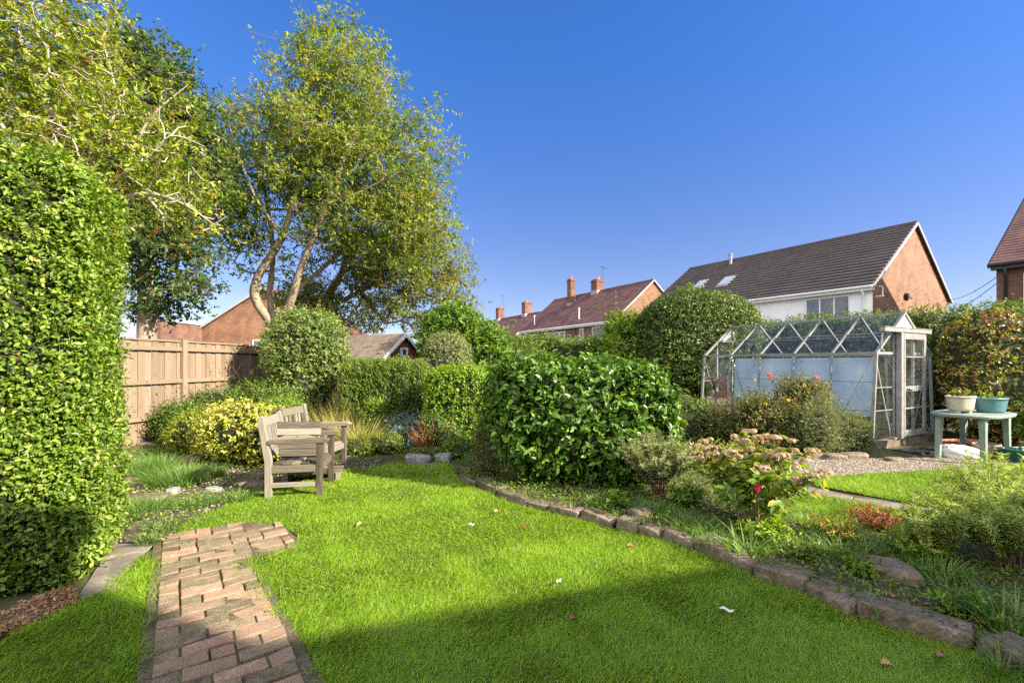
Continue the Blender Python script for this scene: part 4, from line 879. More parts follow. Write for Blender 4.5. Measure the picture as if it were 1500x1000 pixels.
# trellis by the climber
tr = thing('trellis', 'small brown diamond trellis panel at the foot of the round climber', 'trellis', (-3.45, 9.0, 0), 0.15)
m = MB()
for i in range(-6, 9):
    for sg in (1, -1):
        x0 = i*0.16; pts = []
        z0, z1 = 0.35, 1.05; xa, xb = (x0, x0+0.7) if sg > 0 else (x0+0.7, x0)
        # clip to 0..1
        def cl(xa, xb):
            ta, tb = 0.0, 1.0; dx = xb-xa
            for lim, s in ((0.0, 1), (1.0, -1)):
                tt = (lim-xa)/dx
                if s*dx > 0: ta = max(ta, tt)
                else: tb = min(tb, tt)
            return ta, tb
        ta, tb = cl(xa, xb)
        if tb-ta > 0.05: m.bar((xa+(xb-xa)*ta, 0.01*sg, z0+(z1-z0)*ta), (xa+(xb-xa)*tb, 0.01*sg, z0+(z1-z0)*tb), 0.012, 0.025)
m.build('lattice', M['oldwood'], tr)
m = MB(); m.box((0, -0.03, 0.0), (0.035, 0.03, 1.08)); m.box((0.965, -0.03, 0.0), (1.0, 0.03, 1.08)); m.box((0.036, -0.028, 1.05), (0.964, 0.028, 1.08)); m.build('frame', M['oldwood'], tr)

# ================================================================ PLAYHOUSE
def playhouse():
    # gable faces right-front; ridge runs away to the left
    rz = R(-12); o = at(588, 532, 13.0)
    t = thing('playhouse', 'red brown wooden playhouse with grey felt roof and scalloped white bargeboard', 'playhouse', (-3.50, 12.3, 0), R(63))
    # local: x across gable, y along length (away), gable at y=0
    wd, ln, ev, rg = 1.6, 2.4, 1.60, 2.22
    m = MB(); m.prism([(0.0, 0), (wd, 0), (wd, ev), (wd/2, rg-0.05), (0, ev)], 0, ln); m.build('wall', M['redwood'], t)
    for i in range(2):
        m = MB()
        if i == 0: m.prism([(-0.2, ev-0.12), (wd/2, rg), (wd/2, rg+0.03), (-0.2, ev-0.09)], -0.14, ln+0.1)
        else: m.prism([(wd+0.2, ev-0.12), (wd/2, rg), (wd/2, rg+0.03), (wd+0.2, ev-0.09)][::-1], -0.136, ln+0.1)
        m.build('roof', M['felt'], t)
    for sg in (0, 1):
        m = MB(); n = 14; top = []; bot = []
        for i in range(n*4+1):
            f = i/(n*4); x = (-0.2+(wd/2+0.2)*f) if not sg else (wd+0.2-(wd/2+0.2)*f); z = (ev-0.10)+(rg-ev+0.14)*f
            top.append((x, z)); bot.append((x, z-0.09-0.03*abs(math.sin(math.pi*i/4))))
        m.prism(top+bot[::-1], -0.165, -0.145); m.build('bargeboard', M['white'], t)
    for a0, a1 in ((0.35, 0.72), (0.95, 1.32)): window(t, 'F', a0, a1, 1.0, 1.5, 1, 0.003, sill=False)
    window(t, 'F', 0.7, 1.0, 1.58, 1.85, 1, 0.003, sill=False)
playhouse()

# ================================================================ GREENHOUSE
def greenhouse():
    rz = math.atan2(0.461, 0.887)
    t = thing('greenhouse', 'old aluminium framed greenhouse with sloping glass and open door frame', 'greenhouse', (5.85, 7.4, 0), rz)
    Wd, Ln, ev, rg, ins, bz = 2.15, 3.36, 1.57, 2.27, 0.13, 0.13; nb = 5; bl = Ln/nb
    prof = [(0, bz), (ins, ev), (Wd/2, rg), (Wd-ins, ev), (Wd, bz)]
    def P3(x, y, z): return (x, y, z)
    m = MB(); m.box((-0.04, -0.05, 0), (Wd+0.04, 0.06, bz-0.004)); m.box((-0.04, Ln-0.06, 0), (Wd+0.04, Ln+0.05, bz-0.004)); m.box((-0.04, 0.062, 0), (0.06, Ln-0.062, bz-0.004)); m.box((Wd-0.06, 0.062, 0), (Wd+0.04, Ln-0.062, bz-0.004))
    m.build('plinth', M['stone'], t)
    for i in range(nb+1):
        y = i*bl; e = (i in (0, nb)); wv = 0.046 if e else 0.034
        m = MB()
        for a, b in zip(prof[:-1], prof[1:]): m.bar((a[0], y, a[1]), (b[0], y, b[1]), wv, 0.035 if e else 0.028)
        m.build('rib', M['alu'], t)
    for (x, z, n_) in ((0, bz, 'base_rail'), (ins, ev, 'eave_bar'), (Wd/2, rg, 'ridge_bar'), (Wd-ins, ev, 'eave_bar'), (Wd, bz, 'base_rail')):
        m = MB(); m.bar((x, -0.02, z), (x, Ln+0.02, z), 0.05, 0.04); m.build(n_, M['alu'], t)
    # raised roof vent
    # glass: long walls in 3 tiers, roof in 2
    def lerp(a, b, f): return (a[0]+(b[0]-a[0])*f, a[1]+(b[1]-a[1])*f)
    for j, (a, b, nt_) in enumerate(((prof[0], prof[1], 3), (prof[1], prof[2], 2), (prof[3], prof[2], 2), (prof[4], prof[3], 3))):
        for i in range(nb):
            y0, y1 = i*bl+0.015, (i+1)*bl-0.015; g_ = MB()
            for k in range(nt_):
                p, q = lerp(a, b, k/nt_+0.004), lerp(a, b, (k+1)/nt_-0.002); off = 0.004*k
                g_.add([(p[0]+off, y0, p[1]), (p[0]+off, y1, p[1]), (q[0]+off, y1, q[1]), (q[0]+off, y0, q[1])], [(0, 1, 2, 3)])
            g_.build('glass_pane', M['glass'], t)
        for k in range(1, nt_):
            p = lerp(a, b, k/nt_); m = MB(); m.bar((p[0], 0.02, p[1]), (p[0], Ln-0.02, p[1]), 0.014, 0.014); m.build('glazing_bar', M['alu'], t)
    # diagonal braces
    br = [((0.01, 0.02, bz), (ins+0.02, bl*1.0, ev-0.02), 0), ((0.03, bl*0.95, bz), (ins+0.03, 0.04, ev-0.03), 0), ((0.03, bl*3.1, bz), (ins+0.03, bl*4, ev-0.03), 0), ((Wd-0.03, 0.02, bz), (Wd-ins-0.03, bl, ev-0.03), 0), ((0.03, bl*4.9, bz+0.1), (ins+0.03, bl*4, ev-0.03), 0)]
    for a, b, _ in br[1:]:
        m = MB(); m.bar(a, b, 0.03, 0.012); m.build('brace', M['alu'], t)
    # gables
    def gx(z):  # half profile x at height z
        return ins*(z-bz)/(ev-bz) if z <= ev else ins+(Wd/2-ins)*(z-ev)/(rg-ev)
    def gable(y, sg, door):
        bars = [0.72, 1.38] if door else [0.55, 1.08, 1.6]
        for x in bars:
            xm = min(x, Wd-x); zt = ev+(rg-ev)*(xm-ins)/(Wd/2-ins)-0.02
            m = MB(); m.bar((x, y, bz), (x, y, zt), 0.035, 0.035, up=(0, 1, 0)); m.build('gable_post', M['alu'], t)
        m = MB(); m.bar((ins, y, ev), (bars[0]-0.02, y, ev), 0.025, 0.04); m.bar((bars[-1]+0.02, y, ev), (Wd-ins, y, ev), 0.025, 0.04)
        if not door: m.bar((bars[0]+0.02, y, ev), (bars[-1]-0.02, y, ev), 0.025, 0.04)
        m.bar((gx(1.0), y, 1.0), (bars[0]-0.02, y, 1.0), 0.012, 0.015); m.bar((gx(0.62), y, 0.62), (bars[0]-0.02, y, 0.62), 0.012, 0.015); m.bar((bars[-1]+0.02, y, 1.3), (Wd-gx(1.3), y, 1.3), 0.012, 0.02)
        m.build('gable_rail', M['alu'], t)
        m = MB(); m.bar((ins+0.01, y+0.02, ev-0.03), (0.66, y+0.02, bz+0.02), 0.012, 0.022); m.bar((Wd-ins-0.01, y+0.02, ev-0.03), (bars[-1]+0.05, y+0.02, bz+0.02), 0.012, 0.022); m.build('brace', M['alu'], t)
        g_ = MB(); g_.add([(0.02, y, bz), (bars[0]-0.02, y, bz), (bars[0]-0.02, y, ev), (ins+0.01, y, ev)], [(0, 1, 2, 3)]); g_.build('glass_pane', M['glass'], t)
        g_ = MB(); g_.add([(bars[-1]+0.02, y, bz), (Wd-0.02, y, bz), (Wd-ins-0.01, y, ev), (bars[-1]+0.02, y, ev)], [(0, 1, 2, 3)]); g_.build('glass_pane', M['glass'], t)
        if not door:
            g_ = MB(); g_.add([(bars[0]+.02, y, bz), (bars[-1]-0.02, y, bz), (bars[-1]-.02, y, ev), (bars[0]+.02, y, ev)], [(0, 1, 2, 3)]); g_.build('glass_pane', M['glass'], t)
        m = MB(); zz = 1.92
        m.add([(gx(zz)+0.02, y, zz), (Wd-gx(zz)-0.02, y, zz), (Wd/2, y, rg-0.03)], [(0, 1, 2)]); m.build('gable_panel', M['white'], t)
        g_ = MB(); g_.add([(ins+0.03, y, ev+0.02), (Wd-ins-0.03, y, ev+0.02), (Wd-gx(zz)-0.02, y, zz-0.02), (gx(zz)+0.02, y, zz-0.02)], [(0, 1, 2, 3)]); g_.build('glass_pane', M['glass'], t)
        m = MB(); m.bar((gx(zz)+0.01, y, zz-0.01), (Wd-gx(zz)-0.01, y, zz-0.01), 0.02, 0.02); m.build('gable_rail', M['alu'], t)
    gable(0, -1, True); gable(Ln, 1, False)
    # door rail and sliding door standing proud of the gable
    m = MB(); m.box((0.17, -0.11, 1.925), (1.80, -0.03, 1.995)); m.box((0.165, -0.12, 1.995), (1.805, -0.03, 2.005)); m.build('door_rail', M['alu'], t)
    m = MB(); m.bar((0.22, -0.05, 1.93), (0.22, -0.02, 1.62), 0.02, 0.02); m.build('rail_bracket', M['alu'], t)
    d0, d1, dy0, dy1, dz0, dz1 = 0.84, 1.62, -0.095, -0.065, 0.16, 1.92
    m = MB(); s = 0.05
    m.box((d0, dy0, dz0), (d0+s, dy1, dz1)); m.box((d1-s-0.02, dy0, dz0), (d1, dy1, dz1)); m.box((d0+s+.001, dy0+.002, dz1-0.11), (d1-s-0.021, dy1-.002, dz1)); m.box((d0+s+.001, dy0+.002, dz0), (d1-s-.021, dy1-.002, dz0+0.10)); m.box((d0+s+.001, dy0+.002, 0.92), (d1-s-.021, dy1-.002, 1.01))
    m.box((d0+s+.001, dy0+.004, 0.62), (d1-s-.021, dy1-.004, 0.645)); m.box((d0+s+.001, dy0+.004, 1.5), (d1-s-.021, dy1-.004, 1.52))
    do = m.build('door', M['alu'], t, 0.003)
    g_ = MB(); g_.add([(d0+s, -0.08, dz0+0.1), (d1-s-.02, -0.08, dz0+0.1), (d1-s-.02, -0.08, dz1-0.1), (d0+s, -0.08, dz1-0.1)], [(0, 1, 2, 3)]); g_.build('glass_pane', M['glass'], do)
    m = MB(); m.tube([(d0+0.10, dy0-0.03, 0.965), (d0+0.30, dy0-0.03, 0.965)], 0.012, 8); m.tube([(d0+0.10, dy0, 0.965), (d0+0.10, dy0-0.03, 0.965)], 0.01, 6); m.tube([(d0+0.3, dy0, 0.965), (d0+0.3, dy0-0.03, 0.965)], 0.01, 6); m.build('handle', M['alu'], do)
    m = MB(); m.box((0.60, -0.06, bz), (1.72, 0.05, bz+0.025)); m.build('threshold', M['alu'], t)
    m = MB(); m.box((0.72, -0.105, 0.14), (0.80, -0.03, 1.93)); m.box((1.66, -0.07, 0.14), (1.70, -0.02, 1.93)); m.build('door_jamb', M['alu'], t)
    # staging shelves inside
    m = MB(); m.box((1.45, 0.9, 0.66), (1.95, 3.2, 0.69)); m.build('shelf', M['oldwood'], t)
    m = MB()
    for y in (1.0, 2.0, 3.1): m.box((1.48, y, bz), (1.52, y+0.04, 0.658)); m.box((1.9, y, bz), (1.94, y+0.04, 0.658))
    m.build('shelf_leg', M['oldwood'], t)
    return t, rz
gh, ghrz = greenhouse()
GHW = lambda x, y: (5.85+math.cos(ghrz)*x-math.sin(ghrz)*y, 7.4+math.sin(ghrz)*x+math.cos(ghrz)*y)
def ghw(x, y, z=0):
    c, s = math.cos(ghrz), math.sin(ghrz); return (5.85+c*x-s*y, 7.4+s*x+c*y, z)
# sheet inside the near long wall, its pale blue stands for whitewash and reflections
V = []; nx, nz = 24, 14
for j in range(nz+1):
    for i in range(nx+1):
        y = 0.10+(2.72-0.10)*i/nx; z = 0.50+(1.50-0.50)*j/nz; x = 0.22+0.13*(z-0.13)/1.44+0.012*math.sin(i*1.1+j*0.3)+0.026*math.sin(i*0.9+j*0.05)
        V.append((x, y, z))
Fq = [(j*(nx+1)+i, j*(nx+1)+i+1, (j+1)*(nx+1)+i+1, (j+1)*(nx+1)+i) for j in range(nz) for i in range(nx)]
sh = link('whitewash_reflection_sheet', np_mesh('whitewash_reflection_sheet', V, [np.array(Fq)]), M['cream_sheet'], None, (5.85, 7.4, 0), smooth=True); sh.rotation_euler = (0, 0, ghrz)
tagit(sh, 'pale blue white sheet standing in for whitewash and reflections inside the long side of the greenhouse', 'sheet')
m = MB(); m.box((-0.03, -0.03, 0), (0.03, 0.03, 0.95)); m.box((0.03, -0.02, 0.75), (0.75, 0.02, 0.9)); m.box((0.03, -0.02, 0.45), (0.75, 0.02, 0.6)); m.box((0.03, -.02, .15), (.75, .02, .3))
o = m.build('stacked_timber', M['redwood'], None, 0.004); o.location = (*ghw(0.45, 3.0)[:2], 0.15); o.rotation_euler = (0, 0, ghrz+1.2); tagit(o, 'orange brown timber boards standing inside the far end of the greenhouse', 'timber')

# ================================================================ FURNITURE
def chair(label, pos, rz):
    t = thing('garden_chair', label, 'chair', (pos[0], pos[1], 0.0), rz, 'pair of weathered garden chairs')
    W2, D2, hb, sh_ = 0.27, 0.25, 0.86, 0.37
    for s in (-1, 1):
        m = MB(); m.box((D2-0.03, s*W2-0.025, 0), (D2+0.03, s*W2+0.025, 0.565)); m.build('leg', M['oldwoodz'], t, 0.004)
        m = MB(); y0, y1 = s*W2-0.026, s*W2+0.026
        poly = [(-D2-0.03, 0), (-D2+0.035, 0), (-D2+0.035, 0.40), (-D2-0.045, hb-0.02), (-D2-0.065, hb), (-D2-0.095, hb-0.02), (-D2-0.10, hb-0.05), (-D2-0.03, 0.38)]
        m.prism(poly, y0, y1); m.build('leg', M['oldwoodz'], t, 0.004)
        m = MB(); za = 0.568; poly = [(-D2+0.0, za), (D2+0.02, za), (D2+0.09, za+0.012), (D2+0.10, za+0.035), (D2+0.05, za+0.055), (D2-0.1, za+0.05), (-D2+0.05, za+0.035), (-D2+0.0, za+0.04)]
        m.prism(poly, s*W2-0.038, s*W2+0.038); m.build('arm', M['oldwood'], t, 0.006)
        m = MB(); m.box((-D2+0.036, s*W2-0.018, 0.12), (D2-0.031, s*W2+0.018, 0.165)); m.build('stretcher', M['oldwood'], t, 0.003)
        m = MB(); m.box((-D2+0.036, s*W2-0.02, 0.27), (D2-0.031, s*W2+0.02, 0.345)); m.build('apron', M['oldwood'], t, 0.003)
    m = MB(); m.box((D2-0.02, -W2+0.026, 0.275), (D2+0.015, W2-0.026, 0.345)); m.build('apron', M['oldwood'], t, 0.003)
    m = MB()
    for i in range(5):
        x0 = -D2+0.04+i*0.093; m.box((x0, -W2-0.01 if 0 < i < 4 else -W2+0.03, 0.347), (x0+0.075, W2+0.01 if 0 < i < 4 else W2-0.03, 0.368))
    m.build('seat', M['oldwood'], t, 0.003)
    b = thing  # backrest: rails and slats follow the lean of the posts
    def bx(z): return -D2-0.0-0.085*max(0, z-0.38)/0.48
    m = MB()
    for (z0, z1) in ((0.74, 0.83), (0.42, 0.48)):
        m.add([(bx(z0)-0.018, -W2+0.027, z0), (bx(z0)+0.014, -W2+0.027, z0), (bx(z0)+0.014, W2-0.027, z0), (bx(z0)-0.018, W2-0.027, z0),
               (bx(z1)-0.018, -W2+0.027, z1), (bx(z1)+0.014, -W2+0.027, z1), (bx(z1)+0.014, W2-0.027, z1), (bx(z1)-0.018, W2-0.027, z1)],
              [(0, 3, 2, 1), (4, 5, 6, 7), (0, 1, 5, 4), (1, 2, 6, 5), (2, 3, 7, 6), (3, 0, 4, 7)])
    bo = m.build('backrest', M['oldwood'], t, 0.003); n = 7
    for i in range(n):
        y = -W2+0.06+i*(2*W2-0.12)/(n-1); m = MB(); m.bar((bx(0.478)-0.002, y, 0.478), (bx(0.742)-0.002, y, 0.742), 0.034, 0.014, up=(1, 0, 0)); m.build('slat', M['oldwoodz'], bo)
chair('grey weathered wooden armchair nearer the viewer, seen from its side', (-2.31, 5.0), 0.17)
chair('grey weathered wooden armchair farther back, its slatted back showing above the table board', (-2.52, 5.84), -0.1)
tb = thing('table_board', 'weathered plank table top with a parasol hole leaning between the two chairs', 'table', (-2.42, 5.0, 0), 0.12)
pa, pb_ = Vector((0.10, 0.0, 0.375)), Vector((-0.02, 0.17, 0.735)); ax = (pb_-pa).normalized(); nrm = Vector((0, -ax.z, ax.y)).normalized(); xx = Vector((1, 0, 0)); npl = 5
m_b = []
for i in range(npl):
    f0, f1 = i/npl+0.006, (i+1)/npl-0.004; w0, w1 = 0.20+0.085*f0, 0.20+0.085*f1; bm = MB(); vs = []
    for dz in (0, 0.022):
        for (f, ww) in ((f0, w0), (f1, w1)):
            c = pa+(pb_-pa)*f+nrm*dz
            for s in (-1, 1): vs.append(c+xx*ww*s)
    # two halves round the hole on the middle plank
    if i != 2:
        bm.add(vs, [(0, 1, 3, 2), (4, 6, 7, 5), (0, 4, 5, 1), (2, 3, 7, 6), (0, 2, 6, 4), (1, 5, 7, 3)])
    else:
        ca, cb = (f0+f1)/2, 0.0; K = 20; ins_, outs = [], []
        hw = 0.26; hy = (f1-f0)*(pb_-pa).length/2; rr = 0.026
        for q in range(K):
            a = 2*math.pi*q/K; cx_, sy_ = math.cos(a), math.sin(a); s_ = min(hw/max(abs(cx_), 1e-6), hy/max(abs(sy_), 1e-6)); ins_.append((rr*cx_, rr*sy_)); outs.append((s_*cx_, s_*sy_))
        cc = pa+(pb_-pa)*ca; vv = []
        for dz in (0, 0.022):
            for lst in (ins_, outs):
                for (a, b) in lst: vv.append(cc+xx*a+ax*b+nrm*dz)
        fs = []
        for q in range(K):
            r_ = (q+1) % K; fs += [(q, K+q, K+r_, r_), (2*K+q, 2*K+r_, 3*K+r_, 3*K+q), (q, r_, 2*K+r_, 2*K+q), (K+q, 3*K+q, 3*K+r_, K+r_)]
        bm.add(vv, fs)
    bm.build('plank', M['oldwood'], tb)
bm = MB()
for s in (-0.15, 0.15):
    bm.bar(pa+xx*s+(pb_-pa)*0.05-nrm*0.012, pa+xx*s+(pb_-pa)*0.95-nrm*0.012, 0.04, 0.02, up=tuple(nrm))
bm.build('batten', M['oldwood'], tb)
# low slatted ledge joining the chairs
lg = thing('timber_ledge', 'low slatted wooden shelf on the grass between the chair legs', 'shelf', (-2.35, 5.42, 0), 0.3)
m = MB()
for i in range(3): m.box((-0.32, -0.12+i*0.09, 0.12), (0.32, -0.04+i*0.09, 0.14))
m.build('slats', M['oldwood'], lg, 0.003)
m = MB(); m.box((-0.29, -0.12, 0.0), (-0.24, 0.14, 0.118)); m.box((0.24, -0.12, 0.0), (0.29, 0.14, 0.118)); m.build('bearer', M['oldwood'], lg, 0.003)

# patio table, planters
T0 = (6.74, 6.66)
pt = thing('patio_table', 'faded green plastic garden table holding two planters beside the greenhouse', 'table', (*T0, 0), math.atan2(0.465, 0.885))
prof_ = [(0.001, 0.665), (0.88, 0.66), (0.96, 0.64), (0.985, 0.645), (1.0, 0.672), (0.97, 0.685), (0.8, 0.682), (0.001, 0.684)]
vs, fs = lathe(prof_, 48); vs = [((abs(c_)**0.62)*math.copysign(0.60, c_)*rr_, (abs(s_2)**0.62)*math.copysign(0.38, s_2)*rr_, z) for (x, y, z) in vs for rr_ in [math.hypot(x, y)] for c_, s_2 in [(x/rr_, y/rr_)]]
m = MB(); m.add(vs, fs); m.build('table_top', M['greenplastic'], pt)
for (lx, ly) in ((-0.42, -0.23), (-0.42, 0.23), (0.42, -0.23), (0.42, 0.23)):
    m = MB(); vs = []
    for z, hw, ht in ((0, 0.036, 0.03), (0.4, 0.042, 0.034), (0.64, 0.05, 0.04)):
        for (u_, v_) in ((-1, -1), (1, -1), (1, 1), (-1, 1)): vs.append((lx*(1+0.06*(0.64-z))+hw*u_, ly*(1+0.1*(0.64-z))+ht*v_, z))
    m.add(vs, [(0, 1, 2, 3)[::-1], (8, 9, 10, 11)]+[(i+4*j, (i+1) % 4+4*j, (i+1) % 4+4*j+4, i+4*j+4) for j in (0, 1) for i in range(4)]); m.build('leg', M['greenplastic'], pt, 0.008)
def planter(name, label, pos, z, prof, sx, sy, mat, rz=0, soil=None, feet=False, cat='planter', group=None):
    t = thing(name, label, cat, (*pos, z), rz, group); vs, fs = lathe(prof, 36, sx, sy); m = MB(); m.add(vs, fs); m.build('pot', M[mat], t, smooth=True)
    if soil:
        r_, zz = soil; vs, fs = lathe([(r_, zz), (r_*0.6, zz+0.015), (0.001, zz+0.02)], 24, sx, sy); m = MB(); m.add(vs, fs); m.build('soil', M['soil'], t, smooth=True)
    if feet:
        for s in (-1, 1): m = MB(); m.box((s*0.1-0.03, -0.06, -0.03), (s*0.1+0.03, 0.06, -0.001)); m.build('foot', M[mat], t, 0.005)
    return t
bowl = [(0.001, 0.0), (0.75, 0.0), (0.86, 0.04), (0.97, 0.17), (1.0, 0.19), (1.02, 0.19), (1.02, 0.215), (0.93, 0.215), (0.88, 0.17), (0.85, 0.13)]
planter('stone_planter', 'cream oval planter with trailing plants on the plastic table', (6.50, 6.60), 0.716, bowl, 0.205, 0.14, 'creampot', 0.2, (0.86, 0.175), True)
planter('teal_planter', 'teal blue oval plastic planter at the right side of the plastic table', (6.99, 6.65), 0.686, bowl, 0.225, 0.15, 'tealplastic', 0.1, (0.86, 0.17))
planter('terracotta_trough', 'terracotta trough under the plastic table', (7.15, 7.28), 0.0, [(0.001, 0), (0.8, 0), (0.93, 0.13), (1.0, 0.135), (1.0, 0.175), (0.93, 0.175), (0.86, 0.12)], 0.34, 0.13, 'terracotta', 0.1, (0.87, 0.13))
planter('wicker_basket', 'pale woven basket under the right side of the plastic table', (7.02, 6.74), 0.0, [(0.001, 0), (0.85, 0), (0.93, 0.1), (1.0, 0.19), (1.04, 0.2), (1.0, 0.215), (0.93, 0.2), (0.85, 0.1)], 0.21, 0.14, 'wicker', 0.2, (0.88, 0.13), cat='basket')
gt = thing('plastic_trough', 'dark green plastic trough of plants right of the table', 'planter', (7.42, 6.45, 0), 0.15)
m = MB(); vs = []
for z, sx_, sy_ in ((0, 0.36, 0.11), (0.17, 0.42, 0.15), (0.172, 0.45, 0.17), (0.20, 0.45, 0.17), (0.20, 0.40, 0.13), (0.15, 0.39, 0.12)):
    for (a, b) in ((-1, -1), (1, -1), (1, 1), (-1, 1)): vs.append((a*sx_, b*sy_, z))
fs = [(3, 2, 1, 0)]+[(i+4*j, (i+1) % 4+4*j, (i+1) % 4+4*j+4, i+4*j+4) for j in range(5) for i in range(4)]+[(20, 21, 22, 23)]
m.add(vs, fs); m.build('trough', M['darkgreenplastic'], gt, 0.008)
# crumpled compost bag
bm = bmesh.new(); bmesh.ops.create_cube(bm, size=2); bmesh.ops.subdivide_edges(bm, edges=bm.edges, cuts=14, use_grid_fill=True)
P = np.array([v.co[:] for v in bm.verts]); q = P/((np.abs(P)**3).sum(1)**(1/3))[:, None]; P2 = q*np.array([0.28, 0.13, 0.10]); P2[:, 2] *= (1+0.35*q[:, 0]*-1)
P2 += q*(0.022*lump(q*2.2, 2.2)+0.012*np.abs(lump(q*5, 2.5)))[:, None]; P2[:, 2] = np.maximum(P2[:, 2]+0.09, 0.004)
for v, c in zip(bm.verts, P2): v.co = c
me = bpy.data.meshes.new('compost_bag'); bm.to_mesh(me); bm.free(); o = link('compost_bag', me, M['bag'], None, (6.62, 6.70, 0), smooth=True); o.rotation_euler = (0, 0, -0.2)
tagit(o, 'crumpled white and green plastic sack lying under the table', 'bag')
slab('door_mat', (np.array([6.25, 6.95]), np.array([6.85, 7.2]), np.array([6.7, 7.55]), np.array([6.1, 7.3])), 0.008, 0.026, M['black'], 'dark mat on the ground before the greenhouse door', 'mat')
m = MB(); pts = [(7.62, 6.3, 0.18), (7.60, 6.32, 0.35), (7.54, 6.34, 0.46), (7.46, 6.36, 0.52), (7.40, 6.38, 0.50), (7.38, 6.38, 0.46)]
m.tube([(a-7.62, b-6.3, c-0.18) for a, b, c in pts], [0.018, 0.018, 0.02, 0.022, 0.02, 0.012], 8); o = m.build('bent_cane', M['yellowcane'] if 'yellowcane' in M else M['creampot'], None, smooth=True); o.location = (7.62, 6.3, 0.18); tagit(o, 'curved pale cane rising from the green trough', 'cane')

# lawn debris
fallen = [(530, 774, 'tan fallen leaf on the lawn between the path and the border', 'deadleaf'), (724, 757, 'rust brown fallen leaf on the lawn, nearest the dark shrub', 'deadleaf'), (770, 781, 'rust brown fallen leaf on the lawn below the camellia', 'deadleaf'), (918, 808, 'orange brown fallen leaf near the blocky edging stone', 'deadleaf'),
          (1290, 986, 'pointed tan fallen leaf standing in the shaded grass at the bottom', 'deadleaf'), (835, 920, 'small brown fallen leaf in the shaded middle of the lawn', 'deadleaf'), (1373, 975, 'tan fallen leaf in the shade beside the long grey edging stone', 'deadleaf')]
for px, py, lb, mt in fallen:
    g_ = gp(px, py); P = np.zeros((1, 3)); a = random.uniform(0, 6.28)
    o = link('fallen_leaf', leaf_mesh('fallen_leaf', P, np.array([[math.cos(a), math.sin(a), 0.25]]), np.array([[0.2, -0.3, 1.0]]), 0.055, 0.034, np.array([random.random()]), curl=0.4, fold=0.4), M[mt], None, (g_[0], g_[1], 0.045)); tagit(o, lb, 'leaf', 'leaves fallen on the lawn')
for px, py, lb, a in ((1053, 905, 'long pale feather on the shaded lawn', -0.5), (815, 866, 'small white feather at the edge of the lawn shadow', 0.8), (687, 778, 'tiny white feather on the sunlit lawn', 0.2)):
    g_ = gp(px, py); m = MB(); L_ = 0.075 if px == 1053 else 0.045; K = 8
    vs = [(0, 0, 0.0)]+[(L_*(i+1)/K*math.cos(a)+s*0.007*math.sin(math.pi*(i+0.6)/K)*-math.sin(a), L_*(i+1)/K*math.sin(a)+s*0.007*math.sin(math.pi*(i+0.6)/K)*math.cos(a), 0.006*math.sin(i)+0.004*s) for s in (-1, 1) for i in range(K)]
    fs = [(0, 1, K+1)]+[(1+i, 2+i, K+2+i, K+1+i) for i in range(K-1)]; m.add(vs, fs)
    o = m.build('feather', M['feather']); o.location = (g_[0], g_[1], 0.06); tagit(o, lb, 'feather', 'feathers on the lawn')

# ================================================================ HEDGES AND SHRUBS
# big clipped hedge at the left edge
hg = bush('clipped_hedge', 'tall bright green clipped hedge filling the left edge', 'hedge',
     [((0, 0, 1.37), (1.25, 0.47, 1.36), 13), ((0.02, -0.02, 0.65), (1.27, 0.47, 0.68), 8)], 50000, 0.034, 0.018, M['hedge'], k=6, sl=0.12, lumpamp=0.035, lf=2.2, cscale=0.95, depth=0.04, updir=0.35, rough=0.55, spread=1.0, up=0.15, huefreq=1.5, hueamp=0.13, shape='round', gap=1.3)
hg.location = (-3.98, 2.66, 0); hg.rotation_euler = (0, 0, R(30))
# camellia
bush('camellia_bush', 'large rounded dark glossy leaved bush in the middle of the stone edged bed', 'bush',
     [((0.80, 5.5, 0.76), (0.98, 0.76, 0.66), 4.0), ((0.45, 5.55, 0.82), (0.72, 0.72, 0.60), 3.4), ((1.3, 5.45, 0.70), (0.58, 0.66, 0.62), 3.0)], 6200, 0.074, 0.043, M['camellia'], k=6, sl=0.14, lumpamp=0.09, lf=2.5,
     cscale=0.85, depth=0.07, updir=0.3, rough=0.5, trunk=(6, 0.03), spread=1.1, hueamp=0.14, curl=0.25, flat=0.3)
# mid hedge between the laurel and the topiary
def longhedge(name, label, P0, P1, th, h, n, L, W, mat, group=None, lumpa=0.12, **kw):
    P0 = np.array(P0, float); P1 = np.array(P1, float); d = P1-P0; ln = np.linalg.norm(d); m = max(2, int(ln/1.1)); bl = []
    for i in range(m):
        c = P0+d*(i+0.5)/m; hh = h*(1+0.03*math.sin(i*2.1)); bl.append(((c[0], c[1], hh/2), (ln/m*0.75 if abs(d[0]) > abs(d[1]) else th, th if abs(d[0]) > abs(d[1]) else ln/m*0.75, hh/2), 5))
    return bush(name, label, 'hedge', bl, n, L, W, mat, lumpamp=lumpa, **kw)
longhedge('garden_hedge', 'dark rough hedge running behind the camellia towards the red roofed house', (-1.0, 14.2), (3.6, 13.4), 0.6, 2.2, 9000, 0.07, 0.035, M['shrub'], sl=0.2, k=6, depth=0.14, updir=0.5, hueamp=0.3)
def slopehedge():
    bl = []; P0 = np.array([6.2, 12.5]); P1 = np.array([10.6, 6.3]); m = 7
    for i in range(m):
        c = P0+(P1-P0)*(i+0.5)/m; bl.append(((c[0]+0.25, c[1]+0.1, 1.27), (0.62, 0.72, 1.27), 4.5))
    return bush('garden_hedge', 'long tall green hedge behind the greenhouse and table', 'hedge', bl, 17000, 0.055, 0.03, M['shrub'], k=6, sl=0.15, lumpamp=0.08, depth=0.09, updir=0.45, huelo=0.05)
slopehedge()
